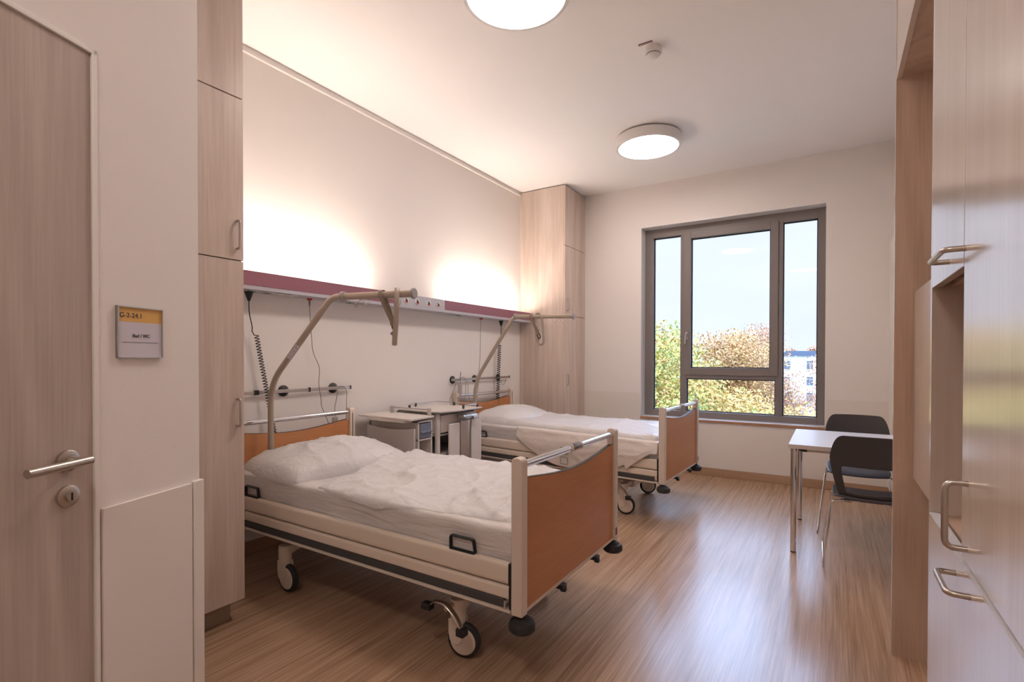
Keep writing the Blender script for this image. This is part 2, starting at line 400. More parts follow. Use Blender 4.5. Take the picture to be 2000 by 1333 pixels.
for (x0, x1, z0, z1, yy) in ((-1.85, -1.525, .70, 2.79, FY1-.028), (-.447, -.125, .70, 2.79, FY1-.028), (-1.455, -.515, .70, 1.085, FY1-.028), (-1.405, -.568, 1.213, 2.735, FY0+.045)):
    frame_rect(gk, x0+.010, x1-.010, z0+.010, z1-.010, x0, x1, z0, z1, yy-.008, yy+.012)
    obj('pane', B().box((x0+.002, yy, z0+.002), (x1-.002, yy+.005, z1-.002)), M_glass, win, sm=False)
obj('gasket', gk, M_gasket, win)
b = B(); b.box((WX0-.0, YW-.018, .600), (WX1, YW+.16, .626)); obj('window_sill', b, M_sillw, win, bev=.003)
b = B(); b.box((WX0+.001, YW-.006, .6265), (WX1-.001, YW+.155, .6285)); obj('sill_top', b, M_table, win)
obj('fixing', B().lathe((-1.70, YW+.05, WZ1), (0,0,-1), [(0, .006), (.008, .006), (.014, .003)], 12), M_white, win)

# ------------------------------------------------------------------ ceiling lights and smoke detector
M_diff = mat('lit_diffuser', (1, 1, 1), .5, emit=(1.0, .87, .81), es=LAMP_POWER)
lamp = thing('ceiling_light', 'round flat ceiling light hanging near the window', 'ceiling light', (-1.465, 4.715, ZC), 0, 'round ceiling lights')
b = B(); b.lathe((0, 0, 0), (0, 0, -1), [(0, .12), (.018, .12), (.018, .295), (.100, .295), (.104, .292), (.104, .272), (.098, .272), (.098, .01)], 64)
obj('lamp_housing', b, M_white, lamp, world=False)
b = B(); b.lathe((0, 0, -.098), (0, 0, -1), [(0, .271), (.004, .271), (.005, .268)], 64)
obj('diffuser', b, M_diff, lamp, world=False)
lamp2 = dup(lamp, (-1.470, 2.370, ZC), 0, 'large round ceiling light cut off by the top edge above the near bed')
lamp3 = dup(lamp, (-.55, -.55, ZC), 0, 'round ceiling light in the entrance area')

sd = thing('smoke_detector', 'white domed smoke detector with dark slot on the ceiling', 'smoke detector', (-1.02, 3.385, ZC))
obj('detector_base', B().lathe((0, 0, 0), (0, 0, -1), [(0, .052), (.012, .052), (.030, .056), (.040, .056), (.046, .050)], 40), M_white, sd, world=False)
obj('detector_slot', B().lathe((0, 0, -.044), (0, 0, -1), [(0, .046), (.006, .046)], 40), M_black, sd, world=False)
obj('detector_dome', B().lathe((0, 0, -.049), (0, 0, -1), [(0, .046), (.004, .046), (.014, .034), (.020, .018), (.022, .004)], 40), M_white, sd, world=False)
sl = obj('detector_tag', B().box((-1.095, 3.300, ZC-.003), (-1.005, 3.318, ZC)), M_label)
tag(sl, 'small dark red tag stuck on the ceiling beside the smoke detector', 'tag')
b = B()
for k in range(7): b.box((-1.088+.0115*k, 3.305, ZC-.0036), (-1.080+.0115*k, 3.313, ZC-.003))
obj('tag_print', b, M_paper, sl)

# ------------------------------------------------------------------ cabinets
def u_handle(b, p, q, out, r=.006, rad=.014):
    p, q, out = Vector(p), Vector(q), Vector(out)
    b.tube(round_path([p, p+out, q+out, q], rad), r, 14); return b
# near tall cabinet beside the bathroom wall
cb = thing('tall_cabinet', 'floor to ceiling ash cabinet between bathroom wall and near bed', 'cabinet', (-2.9, 1.15, 0), 0, 'tall ash cabinets on the bed wall')
CX = -2.504; CY0, CY1 = .86, 1.441
obj('cabinet_body', B().box((XL+.002, CY0, .105), (CX-.021, CY1, ZC-.004)), M_ash, cb)
obj('plinth', B().box((XL+.002, CY0, 0), (CX-.055, CY1-.045, .105)), M_plinth, cb)
for z0, z1, hz in ((.105, 1.803, (.982, 1.115)), (1.809, 2.611, (1.863, 2.0)), (2.617, ZC-.006, None)):
    dr = obj('cabinet_door', B().box((CX-.020, CY0+.002, z0), (CX, CY1-.001, z1)), M_ash, cb, bev=.0012)
    if hz: obj('cabinet_handle', u_handle(B(), (CX, 1.405, hz[0]), (CX, 1.405, hz[1]), (.030, 0, 0)), M_steel, dr)
# far wardrobe beside the window
fc = thing('tall_cabinet', 'floor to ceiling ash cabinet in the corner beside the window wall', 'cabinet', (-3.0, 5.73, 0), 0, 'tall ash cabinets on the bed wall')
FX, FYY = -2.687, 5.444
obj('cabinet_body', B().box((XL+.002, FYY, .105), (FX-.021, YW-.002, ZC-.012)), M_ash, fc)
obj('plinth', B().box((XL+.002, FYY+.05, 0), (FX-.06, YW-.002, .105)), M_plinth, fc)
for z0, z1, hz in ((.105, 1.834, (1.0, 1.127)), (1.840, 2.668, (1.895, 2.036)), (2.674, ZC-.016, None)):
    dr = obj('cabinet_door', B().box((FX-.020, FYY+.001, z0), (FX, YW-.03, z1)), M_ash, fc, bev=.0012)
    if hz: obj('cabinet_handle', u_handle(B(), (FX, 5.495, hz[0]), (FX, 5.495, hz[1]), (.030, 0, 0)), M_steel, dr)
obj('filler_strip', B().box((FX-.020, YW-.028, .105), (FX-.001, YW-.002, ZC-.016)), M_ash, fc)

# built-in wardrobe wall on the near side of the right wall
RX = .236
wr = thing('built_in_wardrobe', 'large pale ash built-in wardrobe with open shelf bay and bow handles', 'wardrobe', (.5, .9, 0))
obj('end_panel', B().box((RX, 1.820, .0), (.94, 1.838, ZC-.004)), M_ashfront, wr, bev=.001)
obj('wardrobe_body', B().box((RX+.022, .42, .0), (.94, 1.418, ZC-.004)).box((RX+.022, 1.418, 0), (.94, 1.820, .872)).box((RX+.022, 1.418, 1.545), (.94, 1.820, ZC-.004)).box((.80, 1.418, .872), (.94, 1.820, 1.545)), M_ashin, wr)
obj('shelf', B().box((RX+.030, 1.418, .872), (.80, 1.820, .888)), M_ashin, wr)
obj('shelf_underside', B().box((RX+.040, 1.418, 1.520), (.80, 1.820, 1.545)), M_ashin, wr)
d1 = obj('tall_door', B().box((RX, .42, .902), (RX+.020, 1.415, ZC-.006)), M_ashfront, wr, bev=.001)
d2 = obj('upper_door', B().box((RX, 1.419, 1.517), (RX+.020, 1.818, ZC-.006)), M_ashfront, wr, bev=.001)
d3 = obj('lower_door', B().box((RX, .42, .08), (RX+.020, 1.818, .889)), M_ashfront, wr, bev=.001)
obj('door_edge_highlight', B().box((RX-.0006, .42, .8885), (RX+.021, 1.818, .8925)), M_table, wr)  # bright highlight on the door's top edge, painted as a white strip
obj('wardrobe_handle', u_handle(B(), (RX, 1.359, .933), (RX, 1.359, 1.067), (-.036, 0, 0), .0062, .018), M_steel, d1)
obj('wardrobe_handle', u_handle(B(), (RX, 1.403, 1.552), (RX, 1.580, 1.552), (-.036, 0, 0), .0062, .018), M_steel, d2)
obj('wardrobe_handle', u_handle(B(), (RX, 1.332, .847), (RX, 1.465, .847), (-.036, 0, 0), .0062, .018), M_steel, d3)
# portal beyond it: deep side panel, header, wall board inside
pt = thing('room_divider_portal', 'ash portal with deep side panel and header beyond the wardrobe', 'portal', (.5, 2.8, 0))
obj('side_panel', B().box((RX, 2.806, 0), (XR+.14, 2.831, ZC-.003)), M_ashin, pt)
obj('panel_edge', B().box((RX-.0015, 2.806, 0), (RX, 2.831, ZC-.003)), M_ashfront, pt)
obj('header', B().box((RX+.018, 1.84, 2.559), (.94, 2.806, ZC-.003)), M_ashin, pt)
obj('header_front', B().box((RX, 1.84, 2.556), (RX+.018, 2.806, ZC-.003)), M_ashfront, pt)
fb = obj('wall_board', B().box((.305, 1.90, .802), (.325, 2.803, 1.612)), M_ashfront, None, bev=.001)
tag(fb, 'pale rectangular ash board upright inside the portal opening', 'board')
struct('wall_niche', B().box((.62, 1.842, 0), (.66, 2.803, 2.553)), M_wall)

# ------------------------------------------------------------------ bed-head supply rail
RXF = -3.155; RZ0, RZ1 = 1.762, 1.882
mr = thing('bed_head_rail', 'long mauve and grey supply rail along the wall above both beds', 'wall rail', (XL, 3.4, RZ0))
obj('rail_body', B().box((XL+.001, 1.445, RZ0), (RXF-.004, 5.443, RZ1-.035)).box((RXF-.012, 1.445, RZ0), (RXF-.002, 5.443, RZ1)), M_greyrail, mr, bev=.002)
for y0, y1 in ((1.446, 3.17), (3.79, 5.442)):
    obj('mauve_panel', B().box((RXF-.003, y0, RZ0+.026), (RXF, y1, RZ1)), M_purple, mr)
gp = obj('outlet_panel', B().box((RXF-.003, 3.17, RZ0+.002), (RXF, 3.79, RZ1)), M_greyrail, mr)
for y in (3.265, 3.405, 3.555, 3.69):
    rg = obj('gas_outlet', B().lathe((RXF, y, 1.828), (1, 0, 0), [(0, .029), (.005, .029), (.007, .027), (.007, .012)], 28), M_white, gp)
    ring = B()
    for k in range(9):
        a0 = R(200+k*15.5); a1 = R(200+(k+1)*15.5)
        ring.prism([(RXF+.0072, y+math.cos(a)*r, 1.828+math.sin(a)*r) for a, r in ((a0, .0135), (a1, .0135), (a1, .0225), (a0, .0225))], None, (.0008, 0, 0))
    obj('colour_ring', ring, M_red, rg)
    arc = B()
    for k in range(5):
        a0 = R(75+k*17); a1 = R(75+(k+1)*17)
        arc.prism([(RXF+.0072, y+math.cos(a)*r, 1.828+math.sin(a)*r) for a, r in ((a0, .017), (a1, .017), (a1, .022), (a0, .022))], None, (.0008, 0, 0))
    arc.cyl((RXF+.006, y, 1.828), (RXF+.0095, y, 1.828), .0115); obj('outlet_core', arc, M_black, rg)
M_tube = mat('lit_wall_washer', (1, 1, 1), .5, emit=(1.0, .845, .74), es=UP_POWER)
for y0, y1 in ((1.50, 2.86), (3.98, 5.24)):
    obj('wall_washer', B().box((XL+.122, y0, RZ1-.010), (RXF-.013, y1, RZ1-.006)), M_tube, mr)
# sockets on the underside
for y, w_, m in ((1.905, .045, M_green), (2.02, .03, M_cable), (2.12, .03, M_white), (2.20, .03, M_white), (2.50, .045, M_white), (2.72, .045, M_green), (3.85, .04, M_white), (4.10, .045, M_green), (4.55, .045, M_white), (4.90, .045, M_green)):
    s_ = obj('socket', B().box((XL+.045, y-.03, RZ0-.004), (RXF-.035, y+.03, RZ0)), M_white, mr, bev=.001)
    if m is not M_white: obj('socket_insert', B().box((XL+.055, y-.02, RZ0-.006), (RXF-.05, y+.02, RZ0-.004)), m, s_)

# equipment rails on the wall
def equip_rail(y0, y1, z, mounts, label):
    t = thing('equipment_rail', label, 'rail', (XL, (y0+y1)/2, z), 0, 'steel equipment rails on the wall')
    obj('rail_bar', B().box((XL+.030, y0, z-.0125), (XL+.040, y1, z+.0125)), M_steel, t, bev=.002)
    obj('rail_end', B().box((XL+.028, y1-.012, z-.014), (XL+.042, y1+.001, z+.014)), M_dgrey, t)
    for y in mounts:
        obj('rail_mount', B().lathe((XL, y, z), (1, 0, 0), [(0, .040), (.010, .040), (.014, .034), (.030, .018)], 32), M_black, t)
    return t
er1 = equip_rail(1.46, 2.765, 1.086, (2.19, 2.615), 'steel equipment rail on the wall behind the near bed')
obj('cable_clip', B().box((XL+.027, 2.375, 1.070), (XL+.045, 2.387, 1.102)), M_black, er1); obj('cable_clip', B().box((XL+.027, 1.955, 1.070), (XL+.045, 1.985, 1.102)), M_black, er1)
obj('rail_label', B().box((XL+.040, 2.70, 1.076), (XL+.0408, 2.745, 1.096)), M_paper, er1)
er2 = equip_rail(4.05, 5.15, 1.098, (4.10, 4.48, 4.945), 'steel equipment rail on the wall behind the window-side bed')

# ------------------------------------------------------------------ beds
def rounded_profile(x0, x1, z0, z1, r, n=6):
    """x-z outline with rounded top"""
    out = [(x0, z0), (x1, z0)]
    for i in range(n+1): a = PI/2*i/n; out.append((x1-r+r*math.cos(a), z1-r+r*math.sin(a)))
    for i in range(n+1): a = PI/2+PI/2*i/n; out.append((x0+r+r*math.cos(a), z1-r+r*math.sin(a)))
    return out
L, W = 2.2, 1.035
def make_bed(loc, rotz, tilt, label):
    t = thing('hospital_bed', label, 'bed', loc, rotz, 'hospital beds')
    def o(name, b, m, parent=None, **k):
        if k.pop('tl', True):
            for v in b.bm.verts: v.co.z += tilt*(L-v.co.x)
        r = obj(name, b, m, parent or t, world=False, **k); return r
    # boards with posts, chrome rail
    def board(xo, s, name, mm):
        # xo: outer face, s: +1 foot (outer side faces +x) / -1 head
        xi = xo - s*.050
        n = 16; y0, y1 = .044, W-.044; x0, x1 = (xo-.034, xo-.014) if s > 0 else (xo+.014, xo+.034)
        top = [(y0+(y1-y0)*i/n, .850-.042*math.sin(PI*i/n)**1.15) for i in range(n+1)]
        b = B(); b.prism([(x0, y0, .330)]+[(x0, y, z) for y, z in top]+[(x0, y1, .330)], None, (x1-x0, 0, 0))
        p = o(name, b, mm, bev=.0015)
        b = B(); b.prism([(x0-.0005, y, z) for y, z in top]+[(x0-.0005, y, z+.0018) for y, z in top[::-1]], None, (x1-x0+.001, 0, 0)); o('panel_edge_trim', b, M_dgrey, p)
        b = B(); b.box((x0-.002, y0, .318), (x1+.002, y1, .331)); o('panel_bottom_trim', b, M_cream, p)
        for ya in (0, W-.044):
            b = B(); lo, hi = min(xo, xi), max(xo, xi)
            b.prism([(x, ya, z) for x, z in rounded_profile(lo, hi, .318, .935, .020)], None, (0, .044, 0)); o('post', b, M_cream, p, bev=.004)
        b = B(); xm = (xo+xi)/2; b.cyl((xm, .044, .902), (xm, W-.044, .902), .0155, n=24); o('grab_rail', b, M_chrome, p)
        for ya in (.046, W-.062):
            b = B(); b.box((xm-.010, ya, .84), (xm+.010, ya+.014, .90)); o('rail_bracket', b, M_cream, p, bev=.003)
        return p, xm
    fbd, xm = board(L, 1, 'footboard', M_beech)
    b = B(); b.cyl((xm, .475, .902), (xm, .575, .902), .0185, n=24); b.cyl((xm, .470, .902), (xm, .476, .902), .0205, n=24); b.cyl((xm, .574, .902), (xm, .580, .902), .0205, n=24)
    o('rail_sleeve', b, M_cream, fbd)
    rows = [[(xm+math.cos(a)*.0191, yq, .902+math.sin(a)*.0191) for a in [R(-20+10*k) for k in range(13)]] for yq in (.484, .566)]
    b = B(); b.grid(rows); o('sleeve_band', b, M_sband, fbd, solid=.0004)
    b = B()
    for k, yq in enumerate((.494, .508, .522, .536, .550)):
        a = R(35); c_ = Vector((xm+math.cos(a)*.0195, yq, .902+math.sin(a)*.0195)); tn = Vector((-math.sin(a), 0, math.cos(a)))
        b.tube([c_-tn*.006, c_+tn*.006+Vector((0, .006, 0)), c_+tn*.001+Vector((0, .008, 0)), c_-tn*.005+Vector((0, .007, 0))], .0010, 5)
    o('sleeve_print', b, M_paper, fbd)
    hbd, xh = board(0, -1, 'headboard', M_beechv)
    for ya in (.022, W-.022):
        b = B(); b.box((.0495, ya-.003, .45), (.0512, ya+.003, .895)); o('post_slot', b, M_black, hbd)
    b = B(); b.box((L-.0005, W-.036, .345), (L+.0008, W-.010, .385)); o('warning_sticker', b, M_label, fbd)
    # round bumpers below the posts
    for xb, yb in ((L-.018, .03), (L-.018, W-.03), (.018, .03), (.018, W-.03)):
        b = B(); b.lathe((xb, yb, .320), (0, 0, -1), [(0, .014), (.012, .014), (.014, .030), (.022, .034), (.026, .046), (.038, .053), (.056, .053), (.066, .044), (.068, .02)], 32)
        o('bumper', b, M_rubber)
    # side rails
    for yo, s in ((0, -1), (W, 1)):
        def yy(v): return yo - s*v      # v: inward distance from the outer side
        b = B()
        def strip(z0, z1, v0, bulge):
            n = 14; prof = [(v0+.022, z0)]
            for i in range(n+1):
                f = i/n; prof.append((v0 + .012*(abs(2*f-1)**9), z0+(z1-z0)*f))
            prof.append((v0+.022, z1)); return prof
        b = B(); pr = strip(.428, .515, .004, 0); b.prism([(.062, yy(v), z) for v, z in pr], None, (L-.125, 0, 0))
        sr = o('side_rail', b, M_creamw, angle=50)
        b = B(); pr = strip(.370, .423, .004, 0); b.prism([(.062, yy(v), z) for v, z in pr], None, (L-.125, 0, 0)); o('lower_rail_board', b, M_creamw, sr, angle=50)
        b = B(); b.box((.062, yy(.008), .3335), (L-.090, yy(.028), .3705)); o('bumper_strip', b, M_dgrey, sr, bev=.004)
        b = B(); b.box((.055, yy(.002), .322), (L-.055, yy(.05), .333)); o('frame_edge', b, M_cream, sr)
        for xa, xb in ((.050, .0625), (L-.0635, L-.050)):
            b = B(); b.box((xa, yy(.0), .428), (xb, yy(.026), .517)); b.box((xa, yy(.004), .335), (xb, yy(.028), .424)); o('end_cap', b, M_black, sr, bev=.003)
        b = B(); b.tube([(L-.080, yy(.006), .338), (L-.080, yy(.006), .367)], .006, 8); o('rail_pin', b, M_alu, sr)
        # mattress retainers
        for xa in (.36, 1.90):
            b = B(); v = .020
            zz = .512; pts = [(xa-.065, yy(v), zz), (xa-.065, yy(v), zz+.058), (xa+.055, yy(v), zz+.058), (xa+.065, yy(v), zz)]
            b.tube(round_path(pts+[pts[0]], .012), .0072, 10, sx=1.3, sy=.8, up=(0, 1, 0)); b.box((xa-.06, yy(v-.003), zz-.004), (xa+.06, yy(v+.003), zz+.008))
            o('mattress_retainer', b, M_black)
    # lying surface and frame beams
    b = B(); b.box((.07, .045, .455), (L-.07, W-.045, .492)); o('mattress_base', b, M_greyp)
    b = B()
    for ya in (.15, W-.19): b.box((.30, ya, .335), (L-.10, ya+.04, .395))
    for xa in (.30, 1.1, L-.16): b.box((xa, .15, .345), (xa+.05, W-.15, .395))
    o('upper_frame', b, M_cream, bev=.004)
    # undercarriage (stands level)
    b = B()
    for ya in (.25, W-.30): b.box((.58, ya, .205), (1.86, ya+.05, .255))
    b.box((.60, .25, .200), (.67, W-.25, .250)); b.box((1.78, .25, .200), (1.85, W-.25, .250)); b.box((1.0, .33, .21), (1.45, W-.33, .25))
    o('base_frame', b, M_cream, bev=.008, tl=False)
    for x0, x1 in ((.75, 1.15), (1.35, 1.72)):
        for ya in (.33, W-.37):
            b = B(); b.tube([(x0, ya+.02, .24), (x1, ya+.02, .37)], .02, 12, sx=1.3, sy=.7, up=(0, 0, 1)); b.cyl((x0, ya-.008, .235), (x0, ya+.048, .235), .032); o('lifting_arm', b, M_greyp, tl=False)
    b = B(); b.cyl((1.0, W/2, .26), (1.62, W/2, .335), .026); b.cyl((1.0, W/2, .26), (1.25, W/2, .29), .036); o('actuator', b, M_dgrey, tl=False)
    # casters
    for xw, yw_, ang in ((1.835, .115, -78), (.606, .085, -90), (1.76, W-.16, -60), (.606, W-.10, -85)):
        ax = Vector((math.cos(R(ang)), math.sin(R(ang)), 0)); c = Vector((xw, yw_, .0765))
        trail = Vector((-ax.y, ax.x, 0))
        pv = c - trail*.030
        b = B(); b.lathe((pv.x, pv.y, .150), (0, 0, 1), [(0, .026), (.01, .034), (.045, .036), (.100, .036), (.108, .034)], 28)
        # arm running in to the frame
        inn = Vector((pv.x, .30 if yw_ < W/2 else W-.30, 0)); sgn = 1 if yw_ < W/2 else -1
        rows = []
        for f in (0, .25, .5, .75, 1):
            yv = pv.y+(inn.y-pv.y)*f; h0 = .205 - .002*f + (.018*math.sin(PI*f)); h1 = .257 + .0*f; hw = .036-.006*math.sin(PI*f)
            rows.append([(pv.x-hw, yv, h0), (pv.x+hw, yv, h0), (pv.x+hw, yv, h1), (pv.x-hw, yv, h1)])
        b.grid(rows, True, True); arm = o('caster_arm', b, M_cream, bev=.004, tl=False)
        b = B(); b.lathe(tuple(c-ax*.018), ax, [(0, .055), (.0, .066), (.003, .072), (.009, .0765), (.027, .0765), (.033, .072), (.036, .066), (.036, .055)], 48); wh = o('caster_wheel', b, M_rubber, tl=False)
        for s in (-1, 1):
            b = B(); b.lathe(tuple(c+ax*s*.017), ax*s, [(0, .0605), (.001, .0605), (.003, .057), (.004, .045), (.005, .01)], 40); o('wheel_cover', b, M_cream, wh, tl=False)
        b = B(); u = trail
        for s in (-1, 1):
            base = c + ax*s*.0215
            b.prism([tuple(base+u*a_+Vector((0, 0, z_-.005))) for a_, z_ in [(-.066, .100), (-.066, .04), (-.060, .008), (-.045, -.008), (-.022, -.012), (-.006, .0), (.003, .03), (.006, .070), (.002, .100)]], None, tuple(ax*s*.006))
        b.lathe((pv.x, pv.y, .150), (0, 0, 1), [(-.03, .030), (0, .033), (.012, .033)], 24)
        o('fork', b, M_cream, wh, bev=.002, tl=False)
    # brake pedals: bent bars with black pads, near the foot-end casters
    for yp, s in ((.028, 1), (W-.028, -1)):
        b = B(); pts = smooth_path([(1.705, yp, .226), (1.745, yp, .258), (1.80, yp, .258), (1.85, yp, .225), (1.885, yp, .180), (1.895, yp, .155)], 5)
        b.tube(pts, .009, 10, sx=1.6, sy=.55, up=(0, 1, 0)); b.cyl((1.80, yp, .238), (1.80, yp+s*.09, .238), .011)
        pd = o('brake_pedal', b, M_steel, tl=False)
        for bb_ in (((1.672, yp-.018, .213), (1.722, yp+.018, .241)), ((1.868, yp-.020, .148), (1.908, yp+.020, .182))): o('pedal_pad', B().box(*bb_), M_black, pd, bev=.004, tl=False)
    b = B(); b.tube([(.96, .22, .345), (.95, .215, .315), (.945, .20, .285)], .006, 10, sx=1, sy=.8); o('release_lever', b, M_red, tl=False)
    b = B()
    for yb_ in (.36, .74): b.box((L-.03, yb_-.02, .298), (L+.006, yb_+.02, .318)); b.box((L-.012, yb_-.012, .286), (L+.012, yb_+.010, .302))
    o('bed_hook', b, M_black, bev=.002)
    return t
bed1 = make_bed((-3.2, 1.66, 0), 0, 0, 'hospital bed with orange beech boards standing nearer the door')
bed2 = make_bed((-3.306, 4.10, 0), R(-2.1), .014, 'hospital bed with orange beech boards standing by the window')

# helper for soft things: height field over a plan outline, closed underneath
def nz_(x, y, s, seed=0): return noise.noise(Vector((x*s+seed*7.3, y*s-seed*3.1, seed*1.7)))
def ridge(x, y, s, seed=0, p=2.2): return max(0, 1-abs(nz_(x, y, s, seed))*2.6)**p
def soft(nu, nv, fx, top, bot):
    """fx(u,v)->(x,y); top(u,v,x,y), bot(u,v,x,y)->z"""
    b = B(); rt = []; rb = []
    for i in range(nu+1):
        a = []; c = []
        for j in range(nv+1):
            u, v = i/nu, j/nv; x, y = fx(u, v); a.append((x, y, top(u, v, x, y))); c.append((x, y, bot(u, v, x, y)))
        rt.append(a); rb.append(c)
    t = b.grid(rt); k = b.grid(rb)
    for i in range(nu):
        for vt, vb in ((0, 0), (nv, nv)):
            b.bm.faces.new((t[i][vt], t[i+1][vt], k[i+1][vb], k[i][vb]) if vt == 0 else (t[i+1][vt], t[i][vt], k[i][vb], k[i+1][vb]))
    for j in range(nv):
        b.bm.faces.new((t[0][j+1], t[0][j], k[0][j], k[0][j+1])); b.bm.faces.new((t[nu][j], t[nu][j+1], k[nu][j+1], k[nu][j]))
    return b
def edge_fall(u, v, e=.06, p=.5):
    d = min(u, 1-u, v, 1-v)/e
    return 1 if d >= 1 else (1-(1-d)**2)**p

def make_mattress(bed, tilt, seed, label):
    nu, nv = 90, 14; b = B(); rows = []
    x0, x1, y0, y1, z0, z1 = .065, L-.060, .034, W-.034, .494, .640
    ny, nzv = 26, 7
    loop = []
    for j in range(ny+1): loop.append((j/ny, 1, 0))           # top
    rows = []
    for i in range(nu+1):
        x = x0+(x1-x0)*i/nu; pts = []
        def P(y, z, k):
            wr_ = .004*nz_(x*3, y*3+z*6, 2.2, seed) + .0035*ridge(x*1.2, z*4+y*2, 3.0, seed+3)
            return (x, y + k[0]*wr_, z + k[1]*wr_ + tilt*(L-x))
        r = .022
        for j in range(nzv+1): pts.append(P(y0, z0+(z1-r-z0)*j/nzv, (-1.6, 0)))
        for j in range(1, 4): a = PI/2*j/4; pts.append(P(y0+r-r*math.cos(a), z1-r+r*math.sin(a), (-.7, .7)))
        for j in range(ny+1): pts.append(P(y0+r+(y1-y0-2*r)*j/ny, z1, (0, 1.2)))
        for j in range(1, 4): a = PI/2*j/4; pts.append(P(y1-r+r*math.sin(a), z1-r+r*math.cos(a), (.7, .7)))
        for j in range(nzv+1): pts.append(P(y1, z1-r-(z1-r-z0)*j/nzv, (1.6, 0)))
        rows.append(pts)
    b.grid(rows, True, True)
    inv = chain_matrix(bed)
    for v in b.bm.verts: v.co = inv @ v.co
    o = obj('mattress', b, M_film, None, angle=60); tag(o, label, 'mattress', 'mattresses on the hospital beds'); return o
make_mattress(bed1, 0, 1, 'plastic-wrapped mattress lying on the bed nearer the door')
make_mattress(bed2, .014, 5, 'plastic-wrapped mattress lying on the bed by the window')

def lay(bed, tilt, nu, nv, fx, hgt, name, m, label, cat, group, base=.640, sub=0):
    top = lambda u, v, x, y: base + tilt*(L-x) + hgt(u, v, x, y)
    bot = lambda u, v, x, y: base + tilt*(L-x) + .002 + min(0, hgt(u, v, x, y)-.02)
    b = soft(nu, nv, fx, top, bot); mx = chain_matrix(bed)
    for v in b.bm.verts: v.co = mx @ v.co
    o = obj(name, b, m, None, angle=75, sub=sub); tag(o, label, cat, group); return o
# duvet on bed 1 (local coordinates: x from head, y from the near side)
def duvet1(u, v):
    x = .92 - .22*v**1.2 + .02*math.sin(v*9) + (2.125-(.92-.22*v**1.2))*u
    e0 = .052 - .030*math.sin(PI*min(1, u*1.6))+.008*nz_(u*6, 0, 2.0, 3)+.007*nz_(u*40, 0, 1.0, 5)+.09*max(0, u-.72)*2.2
    e1 = .985-.015*math.sin(u*7)
    return x, e0+(e1-e0)*v
def dh1(u, v, x, y):
    h = .026 + .020*nz_(x, y, 3.2, 2) + .031*ridge(x*.9+y*.6, y-x*.35, 2.0, 4, 3.5) + .022*ridge(x*.5+y*.9, y*.3-x, 3.1, 44, 4) + .012*ridge(x, y*1.4, 6.0, 6, 3) + .003*nz_(x, y, 18, 1)
    h += .022*math.exp(-((u-.86)/.10)**2)*math.exp(-((v-.25)/.25)**2) + .018*math.exp(-((v-.62)/.16)**2)
    h += .030*math.exp(-(u/.10)**2)*(v > .3)*min(1, (v-.3)*4)
    h = .034+(h-.034)*(1-.45*v)
    h = max(.007, h)*edge_fall(u, v, .045, .6)*(.22+.78*min(1, v/.20)**.7)
    if y < .03: h -= (.03-y)*1.4
    return h
lay(bed1, 0, 150, 90, duvet1, dh1, 'duvet', M_sheet, 'crumpled plastic-covered duvet spread over the bed nearer the door', 'duvet', 'duvets on the hospital beds')
def pil1(u, v):
    s = 1+.10*math.sin(PI*u)*math.sin(PI*v)
    cx, cy = .47, .47; x = (u-.5)*.70; y = (v-.5)*.86
    pin = 1-.10*(abs(2*u-1)*abs(2*v-1))**2*-1
    ex = 1-.07*(1-abs(2*v-1)**2)*0; a = R(-6)
    x *= math.sqrt(1-.20*(2*v-1)**2)*1.03; y *= math.sqrt(1-.20*(2*u-1)**2)*1.03
    return cx+x*math.cos(a)-y*math.sin(a), cy+x*math.sin(a)+y*math.cos(a)
def ph1(u, v, x, y):
    a = (math.sin(PI*u)*math.sin(PI*v))**.42
    h = .012 + .128*a + a*(.014*nz_(x, y, 5, 9)+.024*ridge(x+y*.5, y-x*.7, 3.4, 11, 4)+.012*ridge(x-y*.8, y, 5.5, 51, 4)+.006*nz_(x, y, 16, 4))
    h += .02*math.exp(-((u-.8)/.15)**2)*math.exp(-((v-.22)/.2)**2)
    return h*edge_fall(u, v, .05, .7)+.001
lay(bed1, 0, 80, 80, pil1, ph1, 'pillow', M_sheet, 'plump wrinkled white pillow on the bed nearer the door', 'pillow', 'pillows on the hospital beds', base=.645)
# bed 2
def duvet2(u, v):
    x = .60 - .05*v + (2.125-.60)*u
    e0 = .10 + .02*math.sin(u*5)*0 - .035*u + .012*nz_(u*5, 0, 2, 8); e1 = .985
    return x, e0+(e1-e0)*v
def dh2(u, v, x, y):
    h = .046 + .010*nz_(x, y, 3.0, 12) + .010*ridge(x*.7+y*.9, y*.8-x*.3, 3.0, 14, 3) + .006*ridge(x*.5, y*2.2, 6, 16, 2.5)
    h += .016*math.exp(-(u/.07)**2)
    return max(.01, h)*edge_fall(u, v, .05, .45)
lay(bed2, .014, 110, 60, duvet2, dh2, 'duvet', M_sheet, 'smooth plastic-covered duvet folded flat on the bed by the window', 'duvet', 'duvets on the hospital beds', base=.642)
def pil2(u, v): return .40+(u-.5)*.64*math.sqrt(1-.2*(2*v-1)**2), .52+(v-.5)*.87*math.sqrt(1-.2*(2*u-1)**2)
def ph2(u, v, x, y):
    a = (math.sin(PI*u)*math.sin(PI*v))**.45
    return (.012+.125*a+a*(.010*nz_(x, y, 4, 19)+.012*ridge(x, y*1.6, 4, 21, 3)))*edge_fall(u, v, .05, .7)+.001
lay(bed2, .014, 60, 60, pil2, ph2, 'pillow', M_sheet, 'smooth rounded white pillow on the bed by the window', 'pillow', 'pillows on the hospital beds', base=.650)

